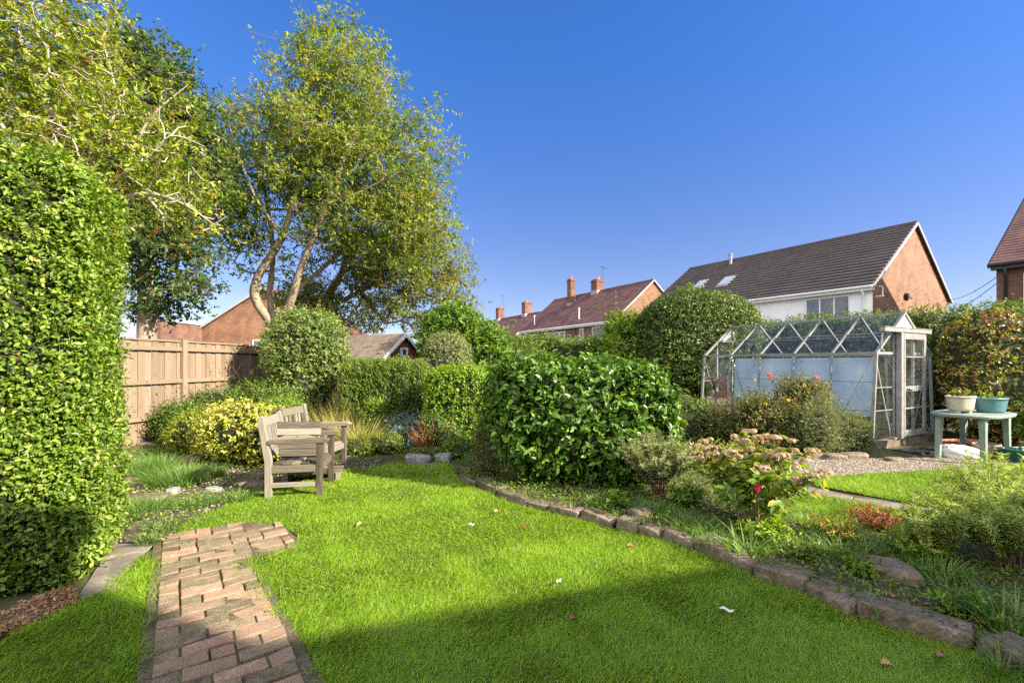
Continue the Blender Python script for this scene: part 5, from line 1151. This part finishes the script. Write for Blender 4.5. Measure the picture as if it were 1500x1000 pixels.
# topiary behind the greenhouse end
bush('rounded_topiary', 'big clipped dome of dark small leaves left of the greenhouse', 'bush', [((4.78, 11.75, 1.90), (1.55, 0.95, 1.28), 2.7)], 9500, 0.05, 0.03, M['topiary'], k=7, sl=0.15, lumpamp=0.06, lf=1.6, cscale=0.9, depth=0.05, trunk=(5, 0.06), updir=0.3)
stems_plant('sapling_shoots', 'long upright green shoots breaking from the top of the dark dome', 'shoots', (4.6, 11.8, 3.1), 14, 0.4, 0.35, 0.07, 0.03, M['laurel'], k=22, t0=0.2, sub=1, baser=0.2, spreadang=1.0)
bush('yellow_green_bush', 'feathery yellow green bush between the red roofed house and the dark dome', 'bush', [((3.0, 12.4, 1.55), (0.65, 0.6, 1.3), 2.2), ((3.5, 12.5, 1.9), (0.5, 0.5, 1.0), 2)], 1800, 0.15, 0.035, M['lime'], k=8, sl=0.4, lumpamp=0.22, depth=0.2, shape='narrow', updir=0.5, rough=0.7, trunk=(4, 0.03), cscale=0.7)
bush('dark_shrub', 'irregular dark green shrub left of the red roofed house', 'shrub', [((-0.35, 12.4, 1.3), (0.62, 0.6, 1.1), 2.2), ((0.35, 12.2, 1.05), (0.6, 0.5, 1.05), 2.2)], 2000, 0.085, 0.04, M['shrub'], k=7, sl=0.24, lumpamp=0.25, depth=0.16, rough=0.7, updir=0.5, cscale=0.75, huelo=0.08)
bush('laurel_bush', 'tall spreading bright green laurel behind the playhouse and grey dome', 'bush', [((-1.62, 12.3, 1.75), (0.92, 0.8, 1.25), 2.3), ((-0.85, 12.0, 1.25), (0.75, 0.7, 1.2), 2.2)], 3800, 0.13, 0.05, M['laurel'], k=7, sl=0.26, lumpamp=0.2, depth=0.14, rough=0.55, updir=0.6, cscale=0.8)
bush('grey_dome_bush', 'clipped grey green dome standing above the lime hedge', 'bush', [((-1.48, 10.3, 1.45), (0.55, 0.5, 0.66), 2.2)], 3400, 0.035, 0.016, M['silver'], k=6, sl=0.10, lumpamp=0.03, depth=0.04, cscale=0.92, trunk=(3, 0.05), updir=0.2, huelo=-0.15)
bush('lime_hedge', 'bright lime green clipped hedge block right of the conifer block', 'hedge', [((-0.93, 7.85, 0.66), (0.56, 0.5, 0.67), 4.5)], 4200, 0.045, 0.026, M['lime'], k=6, sl=0.13, lumpamp=0.06, depth=0.06, cscale=0.88, shape='round', huelo=-0.02, rough=0.5)
bl = []
for i in range(7): bl.append(((-2.42+(i-3)*0.215, 8.75-0.03*math.cos(i*2.4), 0.72), (0.15, 0.36, 0.74+0.015*math.sin(i*3)), 3.2))
bush('conifer_hedge', 'square clipped conifer block with rounded vertical ribs in front of the playhouse', 'hedge', bl, 12000, 0.048, 0.014, M['conifer'], k=8, sl=0.11, lumpamp=0.02, lf=3, depth=0.025, gap=1.5, cscale=0.9, shape='narrow', updir=1.1, up=0.6, rough=0.3, spread=0.6, hueamp=0.15)
bush('small_conifer', 'narrow bright conifer shoot at the foot of the clipped conifer block', 'bush', [((-2.42, 8.05, 0.42), (0.17, 0.15, 0.38), 2.2)], 450, 0.05, 0.02, M['lime'], k=7, sl=0.12, lumpamp=0.03, depth=0.03, updir=1.0, up=0.5, cscale=0.85)
bush('round_climber', 'big round light green climber swelling over the fence', 'climber', [((-4.32, 9.6, 1.72), (0.82, 0.7, 0.82), 2.3), ((-4.2, 9.4, 1.0), (0.5, 0.5, 0.85), 2.2), ((-3.85, 9.5, 1.35), (0.45, 0.5, 0.6), 2.2)], 4600, 0.062, 0.028, M['climber'], k=7, sl=0.20, lumpamp=0.13, depth=0.08, rough=0.6, trunk=(5, 0.04), cscale=0.85, updir=0.15, huelo=0.05, hueamp=0.25)
for k_, (x, y, h_, rx, lb) in enumerate([(-5.72, 7.9, 0.80, 0.35, 'low arching green shrub half hiding the first fence panel'), (-5.55, 8.6, 0.95, 0.5, 'arching dark cotoneaster nearest the hedge, against the fence'), (-5.1, 9.3, 1.15, 0.65, 'arching green shrub against the middle of the fence'), (-4.55, 8.7, 1.0, 0.6, 'low spreading green shrub in front of the round climber')]):
    bush('border_shrub', lb, 'shrub', [((x, y, h_*0.5), (rx, 0.5, h_*0.5), 2.1), ((x+0.3, y-0.2, h_*0.38), (rx*0.8, 0.5, h_*0.4), 2)], 1500, 0.05, 0.024, M['shrub'], k=8, sl=0.28, lumpamp=0.14, depth=0.1, rough=0.8, updir=0.7, group='shrubs along the fence', cscale=0.75, huelo=0.06*k_, trunk=(4, 0.015), hueamp=0.25)
bush('variegated_shrub', 'bright yellow variegated bush left of the garden chairs', 'shrub', [((-3.72, 6.35, 0.44), (0.60, 0.48, 0.42), 2.3), ((-3.35, 6.3, 0.40), (0.38, 0.4, 0.38), 2.2), ((-4.15, 6.5, 0.38), (0.4, 0.4, 0.36), 2.2)], 3200, 0.045, 0.026, M['variegated'], k=6, sl=0.12, lumpamp=0.07, depth=0.07, rough=0.6, shape='round', trunk=(5, 0.015), cscale=0.82, hueamp=0.22, huelo=0.05)
bush('golden_shrub', 'small mustard green mound left of the yellow variegated bush', 'shrub', [((-4.75, 7.0, 0.34), (0.45, 0.4, 0.34), 2.1)], 1200, 0.035, 0.016, M['yellowgreen'], k=7, sl=0.13, lumpamp=0.06, depth=0.06, updir=0.7, huelo=-0.15)
bush('lime_dome', 'low lime green dome behind the farther chair', 'shrub', [((-3.95, 7.75, 0.42), (0.40, 0.34, 0.40), 2.2)], 1700, 0.035, 0.014, M['lime'], k=6, sl=0.09, lumpamp=0.03, depth=0.03, cscale=0.92, huelo=-0.02)
bush('yellow_heather', 'low yellow green mound right of the chairs', 'shrub', [((-2.0, 7.2, 0.14), (0.36, 0.3, 0.17), 2.0), ((-2.35, 7.0, 0.12), (0.25, 0.3, 0.14), 2.0)], 1000, 0.03, 0.012, M['yellowgreen'], k=7, sl=0.08, lumpamp=0.04, depth=0.03, huelo=-0.15)
bush('blue_juniper', 'low blue grey creeping conifer between the reeds and the russet bush', 'shrub', [((-1.75, 7.7, 0.22), (0.34, 0.36, 0.20), 2.0), ((-1.95, 8.1, 0.26), (0.35, 0.3, 0.25), 2.0), ((-1.5, 7.25, 0.12), (0.2, 0.2, 0.14), 2)], 1500, 0.04, 0.012, M['blue'], k=8, sl=0.14, lumpamp=0.06, depth=0.05, rough=0.7, shape='narrow')
bush('golden_groundcover', 'flat golden cushion plant beside the pale rocks', 'plant', [((-1.25, 6.75, 0.04), (0.4, 0.2, 0.10), 2)], 900, 0.02, 0.01, M['yellowgreen'], k=5, sl=0.05, lumpamp=0.02, depth=0.015, huelo=-0.1)
bush('low_green_plant', 'soft low green mound right of the pale rocks below the lime hedge', 'plant', [((-0.75, 6.85, 0.10), (0.33, 0.28, 0.16), 2), ((-0.35, 6.9, 0.08), (0.2, 0.2, 0.12), 2)], 900, 0.045, 0.018, M['lime'], k=6, sl=0.1, lumpamp=0.06, depth=0.05, huelo=-0.12, updir=0.6)
bush('box_shrub', 'low dark box bush between the conifer block and the lime hedge', 'shrub', [((-1.25, 7.3, 0.30), (0.24, 0.22, 0.30), 2.2), ((-1.0, 7.15, 0.2), (0.2, 0.2, 0.22), 2.2)], 900, 0.04, 0.02, M['shrub'], k=6, sl=0.11, lumpamp=0.06, depth=0.05)
bush('heath_shrub', 'dull olive brown twiggy shrub at the left foot of the camellia', 'shrub', [((-0.12, 5.55, 0.30), (0.36, 0.36, 0.34), 2.1), ((-0.22, 5.85, 0.42), (0.28, 0.3, 0.35), 2.1), ((0.08, 5.15, 0.18), (0.25, 0.22, 0.2), 2.1)], 2300, 0.022, 0.008, M['olive'], k=9, sl=0.13, lumpamp=0.06, depth=0.06, rough=0.7, shape='narrow', updir=0.7, trunk=(5, 0.008))
bush('flowering_shrub', 'loose dark shrub with yellow and coral flowers before the greenhouse', 'shrub', [((4.3, 7.5, 0.50), (0.7, 0.5, 0.48), 2.1), ((4.75, 7.45, 0.66), (0.42, 0.4, 0.6), 2.1), ((3.65, 7.8, 0.32), (0.5, 0.45, 0.33), 2.1)], 2400, 0.05, 0.024, M['olive'], k=7, sl=0.22, lumpamp=0.2, depth=0.16, rough=0.8, updir=0.6, cscale=0.65, trunk=(8, 0.012), huelo=-0.05, hueamp=0.25)
bush('feathery_shrub', 'grey green feathery shrub at the near corner of the greenhouse', 'shrub', [((5.05, 7.15, 0.34), (0.52, 0.34, 0.36), 2.1), ((4.7, 7.05, 0.42), (0.42, 0.36, 0.42), 2.1), ((5.4, 7.15, 0.25), (0.28, 0.24, 0.3), 2.1)], 2600, 0.04, 0.009, M['silver'], k=9, sl=0.2, lumpamp=0.12, depth=0.09, rough=0.7, shape='narrow', updir=0.9, up=0.4, huelo=-0.28, cscale=0.7, trunk=(8, 0.008))
bush('low_border_bush', 'low dark green bush below the big dark dome', 'shrub', [((3.0, 8.1, 0.33), (0.6, 0.4, 0.42), 2.2), ((2.35, 7.9, 0.25), (0.5, 0.4, 0.35), 2.2)], 1600, 0.055, 0.03, M['shrub'], k=6, sl=0.16, lumpamp=0.12, depth=0.1, updir=0.5)
bush('turning_shrub', 'large bronze and green leaved shrub behind the planters at the right edge', 'shrub', [((8.75, 8.0, 1.35), (1.05, 0.65, 1.0), 2.4), ((8.3, 7.75, 0.75), (0.8, 0.5, 0.8), 2.3), ((9.5, 7.6, 1.1), (0.8, 0.6, 1.2), 2.3), ((8.6, 7.5, 0.45), (0.8, 0.4, 0.5), 2.2)], 5200, 0.06, 0.036, M['redgreen'], k=6, sl=0.16, lumpamp=0.13, depth=0.1, rough=0.6, shape='round', huelo=0.08, hueamp=0.3, huefreq=1.4)
bush('camellia_tuft', 'glossy leafy sprigs hanging at the right edge beside the trough', 'plant', [((7.85, 6.75, 0.5), (0.24, 0.22, 0.30), 2.0)], 160, 0.08, 0.04, M['laurel'], k=6, sl=0.18, lumpamp=0.05, depth=0.06)

# loose stem shrubs
_, tips = stems_plant('barberry_bush', 'small russet orange bush behind the pale rocks', 'shrub', (-1.28, 7.15), 46, 0.62, 0.42, 0.024, 0.012, M['russet'], k=60, t0=0.15, stemr=0.004, spreadang=1.0, baser=0.08, hlo=0.55, sub=1)
stems_plant('hebe_shrub', 'grey green tufted shrub with bare brown stems right of the camellia', 'shrub', (1.50, 4.6, 0.07), 60, 0.70, 0.52, 0.040, 0.011, M['silver'], k=120, t0=0.52, stemr=0.006, spreadang=1.2, baser=0.07, sub=2, curve=0.4, hueoff=-0.05)
for k_, (x, y, h_, sp_, n_, lb) in enumerate([(3.26, 3.0, 0.62, 0.48, 60, 'grey green spurge with whorled leaves at the right edge, the largest clump'), (2.86, 3.12, 0.46, 0.22, 26, 'small tufted spurge left of the largest clump'), (3.85, 3.6, 0.68, 0.45, 40, 'pale tufted spurge cut off by the right edge behind the largest clump')]):
    stems_plant('spurge_plant', lb, 'plant', (x, y, 0.07), n_, h_, sp_, 0.042, 0.008, M['spurge'], k=150, t0=0.3, stemr=0.004, spreadang=1.5, baser=0.10, sub=1, curve=0.4, group='grey green spurges at the right edge')
# hydrangea
hyd, tips = stems_plant('hydrangea_bush', 'open hydrangea with faded buff flower heads and yellowing leaves beside the stone edging', 'shrub', (2.03, 3.82, 0.07), 44, 0.80, 0.60, 0.095, 0.055, M['hydleaf'], k=24, t0=0.35, stemr=0.006, stemmat='palebark', spreadang=1.2, up=0.0, shape='ovate', sub=1, baser=0.13, hlo=0.55, flat=1.2)
tips = sorted(tips, key=lambda p: -p[2]-0.25*math.hypot(p[0], p[1]))[:52]
for i, tp in enumerate(tips):
    n = int(rng.integers(22, 34)); d = unit(rng.normal(size=(n, 3))+np.array([0, 0, 0.9])); r0 = rng.uniform(0.025, 0.055)
    P = d*r0*rng.uniform(0.7, 1.1, (n, 1))*np.array([1.25, 1.1, 0.5]); Q = []; T = []; Nn = []
    for a in range(4):
        u = unit(np.cross(d, np.array([0.3, 0.2, 1.0]))); v2 = np.cross(d, u); t_ = u*math.cos(a*1.571)+v2*math.sin(a*1.571); Q.append(P); T.append(t_); Nn.append(d)
    o = link('flower_head', leaf_mesh('flower_head', np.concatenate(Q), np.concatenate(T), np.concatenate(Nn), 0.017, 0.015, np.clip(np.tile(rng.normal(0.2+0.5*rng.uniform(), 0.2, n), 4), 0, 1), shape='round'), M['petal'], hyd, tp)
    if i == 25: o['label'] = 'mauve grey flower head'
def bloom(name, label, cat, pos, r, mat, n=26, group=None, stem=None, pl=None):
    t = thing(name, label, cat, pos, 0, group); d = unit(rng.normal(size=(n, 3))+np.array([0, 0, 0.3])); 
    link('petals', leaf_mesh('petals', d*r*0.2, unit(d+rng.normal(0, 0.3, d.shape)), unit(rng.normal(size=d.shape)+np.array([0, 0, 0.5])), r*0.9, r*0.7, rng.uniform(0, 1, n), shape='round'), M[mat], t)
    if stem: 
        m = MB(); m.tube([(0, 0, 0), (0.01, 0.005, -stem*0.5), (0.0, 0, -stem)], 0.003, 5); m.build('stem', M['twig'], t)
p_ = at(1110, 714, 3.42); bloom('pink_flower', 'single bright pink bloom on a long stem below the hydrangea heads', 'flower', p_, 0.028, 'pink', 30, stem=float(p_[2]-0.08))
for k_, (px, py, Y, rr, mt, lb) in enumerate([(1196, 554, 7.3, 0.045, 'redpetal', 'coral red bloom against the pale greenhouse sheet'), (1128, 550, 7.6, 0.05, 'redpetal', 'pink bloom high on the left of the dark flowering shrub'), (1155, 586, 7.05, 0.03, 'yellowpetal', 'yellow bloom in the middle of the dark flowering shrub'),
        (1106, 556, 7.2, 0.025, 'yellowpetal', 'yellow bloom at the left of the dark flowering shrub'), (1122, 592, 7.0, 0.025, 'yellowpetal', 'small yellow bloom low on the dark flowering shrub'), (1178, 564, 7.0, 0.03, 'yellowpetal', 'yellow bloom below the coral red one')]):
    bloom('shrub_flower', lb, 'flower', at(px, py, Y), rr, mt, 18, 'blooms on the shrub before the greenhouse', stem=0.15)
stems_plant('rose_shoots', 'tall thin leafy shoots standing before the pale greenhouse sheet', 'plant', (4.85, 7.45), 13, 1.32, 0.42, 0.045, 0.02, M['shrub'], k=26, t0=0.45, stemr=0.005, sub=1, baser=0.2, shape='ovate', up=0.2)
for x, y, z, lb, n_ in ((6.50, 6.60, 0.89, 'small leafy plants growing in the cream planter', 22), (6.99, 6.65, 0.85, 'thin green seedlings in the teal planter', 8), (7.42, 6.45, 0.16, 'dark leafy plants in the green trough', 24)):
    stems_plant('potted_plant', lb, 'plant', (x, y, z), max(n_, 12), 0.16, 0.2, 0.035, 0.018, M['redgreen'] if n_ > 20 else M['lime'], k=26, t0=0.2, stemr=0.002, sub=0, baser=0.14, shape='ovate', ell=(1, 0.5))

# low planting of the stone edged bed
for k_, (px, py, n_, h_, sp_, L_, W_, mt, lb) in enumerate([(1225, 792, 40, 0.20, 0.22, 0.03, 0.010, 'yellowgreen', 'yellowing low perennial between the hydrangea and the rotten log'), (1288, 778, 36, 0.22, 0.24, 0.03, 0.012, 'russet', 'rusty dried perennial at the edge of the right lawn'),
        (1335, 815, 34, 0.18, 0.22, 0.035, 0.014, 'lime', 'bright low leafy plant between the log and the spurges'), (905, 742, 26, 0.16, 0.18, 0.035, 0.015, 'laurel', 'low leafy plant at the right foot of the camellia'), (1000, 738, 26, 0.20, 0.22, 0.05, 0.022, 'laurel', 'fresh green leafy plant between the tufted shrub and the hydrangea'),
        (1120, 795, 34, 0.18, 0.22, 0.04, 0.016, 'lime', 'low lime green plant under the hydrangea stems'), (1260, 845, 24, 0.12, 0.14, 0.03, 0.014, 'laurel', 'small leafy plant left of the large dark stone'), (1420, 905, 26, 0.14, 0.18, 0.04, 0.014, 'laurel', 'low leafy plant above the long grey edging stone'),
        (1180, 820, 24, 0.11, 0.16, 0.03, 0.013, 'shrub', 'small dark leaved plant behind the pale lichened edging stone')]):
    g_ = gp(px, py, 0.06); stems_plant('bed_plant', lb, 'plant', (g_[0], g_[1], 0.06), n_, h_, sp_, L_, W_, M[mt], k=34, t0=0.1, stemr=0.0025, sub=1, baser=0.4*sp_, shape='ovate', group='low plants in the stone edged bed')
for k_, (x, y, rx, h_, mt, lb) in enumerate([(1.95, 6.0, 0.42, 0.42, 'shrub', 'dark low bush between the camellia and the hydrangea'), (2.75, 5.9, 0.40, 0.34, 'olive', 'olive low bush behind the hydrangea'), (-4.7, 8.0, 0.45, 0.42, 'laurel', 'fresh green low bush under the fence shrubs'), (-3.2, 7.3, 0.3, 0.30, 'yellowgreen', 'mixed yellow low bush behind the farther chair')]):
    bush('low_bush', lb, 'bush', [((x, y, h_*0.45), (rx, 0.34, h_*0.55), 2.1), ((x+rx*0.5, y-0.1, h_*0.35), (rx*0.6, 0.3, h_*0.45), 2.0)], 900, 0.04, 0.02, M[mt], k=7, sl=0.16, lumpamp=0.1, depth=0.07, rough=0.7, updir=0.6, cscale=0.75, group='low bushes filling the borders')

for k_, (x, y, lb) in enumerate([(0.40, 0.35, 'strappy green plant growing inside the near corner of the greenhouse'), (0.5, 3.1, 'green plant growing inside the far end of the greenhouse')]):
    q = GHW(x, y); grass_clump('greenhouse_plant', lb, 'plant', (q[0], q[1], 0.02), 0.12, 160, 0.5, 0.014, M['longgrass'], lean=0.6, arch=0.8)
for k_, (x, y, lb) in enumerate([(1.6, 1.3, 'terracotta pot on the greenhouse shelf nearest the door'), (1.7, 1.8, 'terracotta pot in the middle of the greenhouse shelf'), (1.62, 2.5, 'terracotta pot at the far end of the greenhouse shelf')]):
    q = GHW(x, y); planter('flower_pot', lb, q, 0.691, [(0.001, 0), (0.07, 0), (0.10, 0.15), (0.11, 0.152), (0.112, 0.19), (0.10, 0.19), (0.092, 0.15)], 1, 1, 'terracotta', 0, (0.092, 0.15), cat='pot', group='pots on the greenhouse shelf')

# reeds and grass tufts
grass_clump('reed_clump', 'tall russet and green strappy perennials behind the farther chair', 'reeds', (-2.75, 7.7, 0.02), 0.34, 520, 0.62, 0.010, M['reed'], lean=0.55, arch=0.7, ell=(1.4, 1), hue0=0.6)
grass_clump('reed_clump', 'arching golden iris leaves right of the farther chair', 'reeds', (-2.35, 7.15, 0.02), 0.22, 240, 0.58, 0.014, M['reed'], lean=0.8, arch=0.9, hue0=0.4)
grass_clump('reed_clump', 'upright straw coloured stems left of the conifer block', 'reeds', (-3.15, 8.3, 0.02), 0.30, 420, 0.75, 0.008, M['reed'], lean=0.4, arch=0.4, hue0=0.55)
tuf = [(205, 700, 0.30, 900, 0.26, 'wide bright grass tuft against the left hedge'), (262, 712, 0.26, 800, 0.28, 'arching grass tuft beside the small white rock'), (225, 690, 0.24, 500, 0.24, 'dense grass tuft behind the broad flat brown stone'), (190, 760, 0.24, 650, 0.16, 'short grass tuft above the paving slab'),
       (245, 668, 0.3, 500, 0.20, 'soft green tuft under the fence shrubs'), (222, 745, 0.18, 400, 0.13, 'short green tuft beside the gravel'), (219, 800, 0.07, 90, 0.13, 'little spiky tuft at the left corner of the brick path'), (196, 632, 0.5, 500, 0.16, 'low green clump at the foot of the fence')]
tuf += [(300, 700, 0.2, 420, 0.17, 'soft grass tuft in shade left of the chair leg'), (345, 735, 0.16, 260, 0.12, 'low tuft at the lawn edge before the nearer chair'), (285, 745, 0.17, 360, 0.13, 'short bright tuft at the lawn corner'), (240, 780, 0.12, 200, 0.11, 'small tuft above the brick path corner'), (430, 690, 0.2, 300, 0.12, 'rough grass patch behind the nearer chair')]
for px, py, r_, n_, h_, lb in tuf:
    g_ = gp(px, py); grass_clump('grass_tuft', lb, 'grass tuft', (g_[0], g_[1], 0.02), r_, n_, h_, 0.006, M['longgrass'], lean=0.8, arch=0.9, group='grass tufts in the left border')
tuf = [(1015, 778, 0.16, 420, 0.15, 'dark upright grass tuft between the broken and mossy edging stones'), (960, 755, 0.18, 420, 0.15, 'green daffodil like tuft below the grey tufted shrub'), (1050, 800, 0.12, 160, 0.17, 'spiky tuft behind the long flat tan edging stone'), (1095, 818, 0.10, 70, 0.24, 'pale strappy bulb leaves behind the long flat tan edging stone'),
       (1150, 808, 0.16, 300, 0.13, 'yellow green tuft below the hydrangea'), (880, 742, 0.12, 200, 0.15, 'grass tuft at the foot of the camellia'), (1240, 815, 0.2, 420, 0.15, 'bright grass tuft right of the rotten log'), (1310, 812, 0.2, 420, 0.14, 'yellowing grass tuft in the middle of the right bed'),
       (1375, 845, 0.13, 200, 0.15, 'grass tuft right of the large dark stone'), (1480, 925, 0.10, 110, 0.22, 'strappy leaves above the last edging stone'), (1400, 880, 0.10, 80, 0.16, 'thin leaved tuft under the spurge'), (1282, 905, 0.03, 12, 0.16, 'few long blades over the grey lichened stone'), (1470, 985, 0.05, 60, 0.14, 'bright upright shoots at the bottom right corner'), (1200, 770, 0.2, 260, 0.12, 'low tuft at the edge of the right lawn')]
for px, py, r_, n_, h_, lb in tuf:
    g_ = gp(px, py, 0.06); grass_clump('grass_tuft', lb, 'grass tuft', (g_[0], g_[1], 0.06), r_, n_, h_, 0.0065 if 'strappy' not in lb else 0.013, M['longgrass'], lean=0.75, arch=0.9, group='grass tufts in the stone edged bed', hue0=0.5)
# ground cover
far_cover = [gp(*p) for p in [(150, 650), (180, 600), (640, 600), (700, 640), (700, 668), (640, 672), (560, 672), (480, 668), (330, 650), (230, 645)]]
scatter_leaves('ground_cover', [far_cover], 16000, 0.05, 0.024, M['shrub'], 0.01, 0.10, flat=False)
scatter_leaves('ground_cover', [lborder], 11000, 0.034, 0.012, M['hedge'], 0.02, 0.08, flat=False)
scatter_leaves('ground_cover', [bed], 22000, 0.034, 0.015, M['laurel'], 0.06, 0.12, flat=False)
scatter_leaves('leaf_litter', [bed], 1500, 0.03, 0.012, M['deadleaf'], 0.08, 0.095)
bk_cover = [gp(*p) for p in [(700, 662), (800, 640), (1100, 640), (1150, 676), (1100, 684), (960, 668), (800, 662)]]
scatter_leaves('ground_cover', [bk_cover], 7000, 0.05, 0.024, M['shrub'], 0.01, 0.09, flat=False)

# ================================================================ TREES
# main multi stemmed tree beyond the fence
D0 = 13.5
a_ = lambda px, py, Y=D0: at(px, py, Y)
limbs = [([(*(a_(402, 500)[:2]), 0.0), a_(402, 478)], 0.30, 0.24),
    ([a_(402, 478), a_(375, 440, 13.3), a_(378, 405, 13.2), a_(412, 350, 13.1), a_(432, 290, 13.1), a_(470, 190, 13.2), a_(500, 90, 13.3), a_(505, 55, 13.3)], 0.15, 0.014),
    ([a_(402, 478), a_(424, 445, 13.2), a_(440, 395, 13.0), a_(462, 340, 12.9), a_(490, 270, 12.8), a_(525, 190, 12.9), a_(570, 110, 13)], 0.14, 0.014),
    ([a_(402, 478), a_(395, 430, 13.6), a_(400, 370, 13.8), a_(390, 290, 14), a_(370, 200, 14), a_(380, 120, 14)], 0.10, 0.012),
    ([a_(410, 470, 13.6), a_(432, 430, 14), a_(470, 395, 14.2), a_(530, 340, 14.2), a_(590, 270, 14.2), a_(630, 200, 14)], 0.10, 0.012),
    ([a_(480, 300, 12.9), a_(530, 280, 12.7), a_(590, 250, 12.6)], 0.05, 0.010),
    ([a_(415, 345, 13.1), a_(380, 300, 12.7), a_(350, 230, 12.5), a_(335, 180, 12.5)], 0.06, 0.010)]
env = [(a_(490, 185), (2.3, 2.0, 2.7)), (a_(425, 265), (2.1, 1.9, 2.6)), (a_(560, 280), (2.0, 1.8, 2.4)), (a_(350, 300), (1.0, 1.2, 1.9)), (a_(500, 105), (1.5, 1.3, 1.6)), (a_(600, 340), (1.4, 1.5, 1.5)), (a_(500, 350), (1.3, 1.0, 0.7)), (a_(345, 235), (0.95, 1.2, 1.7)), (a_(330, 350), (0.6, 1.0, 1.2)), (a_(640, 210), (0.7, 1.0, 1.4))]
tree('broadleaf_tree', 'tall light green tree with several pale curving trunks beyond the fence', 'tree', limbs[0][0][0], limbs, env, 900, 76000, 0.104, 0.05, M['tree'], 'palebark', seed=3, spreadc=0.48, twigr=0.0065, sl=0.22, lumpdrop=-0.6, hueoff=0.0)
# second looser tree behind right
limbs = [([(*(a_(470, 500, 16)[:2]), 0.0), a_(474, 455, 16), a_(500, 400, 16), a_(520, 330, 16), a_(540, 270, 16)], 0.2, 0.010), ([a_(474, 455, 16), a_(540, 420, 16), a_(600, 390, 15.6), a_(650, 340, 15.5)], 0.09, 0.010), ([a_(500, 400, 16), a_(580, 350, 16), a_(620, 290, 16)], 0.07, 0.010), ([a_(560, 480, 16), a_(590, 430, 16), a_(640, 400, 16), a_(690, 420, 16)], 0.07, 0.010), ([a_(474, 470, 16), a_(450, 430, 16), a_(440, 380, 16)], 0.08, 0.010)]
env = [(a_(590, 360, 16), (2.0, 1.6, 2.4)), (a_(530, 400, 16), (2.2, 1.6, 1.8)), (a_(640, 400, 16), (1.5, 1.4, 1.5)), (a_(450, 440, 16), (1.6, 1.4, 1.2)), (a_(665, 430, 15.5), (0.8, 1.0, 0.9)), (a_(600, 460, 16), (2.0, 1.5, 0.9)), (a_(500, 455, 16), (2.2, 1.3, 0.9))]
tree('broadleaf_tree', 'looser olive and brown tree behind and right of the tall light green one', 'tree', limbs[0][0][0], limbs, env, 560, 38000, 0.105, 0.05, M['tree_brown'], 'bark', seed=5, spreadc=0.42, lumpdrop=-0.5, twigr=0.008, sl=0.22, hueoff=-0.12)
# dark maple left
limbs = [([(*(at(215, 500, 11)[:2]), 0.0), at(215, 430, 11), at(213, 350, 11), at(210, 250, 11), at(205, 160, 11)], 0.24, 0.010), ([at(214, 380, 11), at(180, 340, 10.8), at(150, 260, 10.8), at(140, 150, 10.8)], 0.1, 0.010), ([at(213, 330, 11), at(250, 270, 10.8), at(270, 170, 10.8)], 0.09, 0.010)]
env = [(at(190, 170, 11), (1.9, 1.6, 2.0)), (at(225, 260, 11), (1.6, 1.5, 2.2)), (at(240, 400, 11), (1.2, 1.1, 1.2)), (at(130, 220, 11), (1.5, 1.5, 2.0)), (at(205, 430, 11), (0.8, 0.9, 0.6)), (at(300, 230, 11), (0.5, 0.9, 1.2)), (at(212, 70, 11), (0.6, 0.6, 0.5)), (at(268, 150, 10.9), (0.6, 0.8, 0.9))]
tree('maple_tree', 'dark green tree standing behind the clipped hedge and bare twigs', 'tree', limbs[0][0][0], limbs, env, 640, 62000, 0.10, 0.065, M['tree_dark'], 'bark', seed=8, spreadc=0.45, twigr=0.009, sl=0.2, droop=0.1)
# twiggy pale shrub tree in front, rising above the hedge
b0 = at(110, 532, 5.6)
limbs = [([(b0[0], b0[1], 0), at(125, 400, 5.6), at(140, 300, 5.6), at(130, 240, 5.6)], 0.10, 0.06), ([at(140, 300, 5.6), at(185, 255, 5.4), at(215, 180, 5.3), at(275, 125, 5.3)], 0.035, 0.005), ([at(140, 310, 5.6), at(200, 285, 5.3), at(260, 295, 5.2), at(315, 330, 5.2)], 0.03, 0.005), ([at(130, 240, 5.6), at(80, 170, 5.5), at(40, 90, 5.5), at(20, 10, 5.5)], 0.04, 0.01), ([at(130, 250, 5.6), at(130, 170, 5.7), at(95, 80, 5.6), at(90, -20, 5.6)], 0.035, 0.005),
         ([at(130, 340, 5.6), at(60, 260, 5.3), at(0, 180, 5.2), at(-60, 100, 5.2)], 0.035, 0.01), ([at(150, 270, 5.5), at(210, 240, 5.2), at(250, 200, 5.1), at(300, 215, 5.1)], 0.025, 0.004), ([at(140, 230, 5.6), at(170, 150, 5.6), at(150, 60, 5.6)], 0.025, 0.004)]
env = [(at(60, 120, 5.6), (1.3, 1.0, 1.2)), (at(150, 220, 5.5), (1.1, 0.9, 0.9)), (at(250, 290, 5.4), (0.62, 0.7, 0.42)), (at(20, 30, 5.6), (1.2, 0.9, 0.9)), (at(210, 240, 5.4), (0.8, 0.8, 0.7)), (at(-60, 180, 5.6), (1.2, 0.9, 1.4)), (at(258, 150, 5.35), (0.35, 0.35, 0.32))]
tree('twiggy_tree', 'yellow green small tree with bare pale twigs spreading over the clipped hedge', 'tree', limbs[0][0][0], limbs, env, 900, 31000, 0.062, 0.030, M['yellowgreen'], 'whitebark', seed=11, spreadc=0.24, twigr=0.0055, sl=0.12, hueoff=-0.14, jitter=0.16, k=5, expo=2.5, bare=0.1)
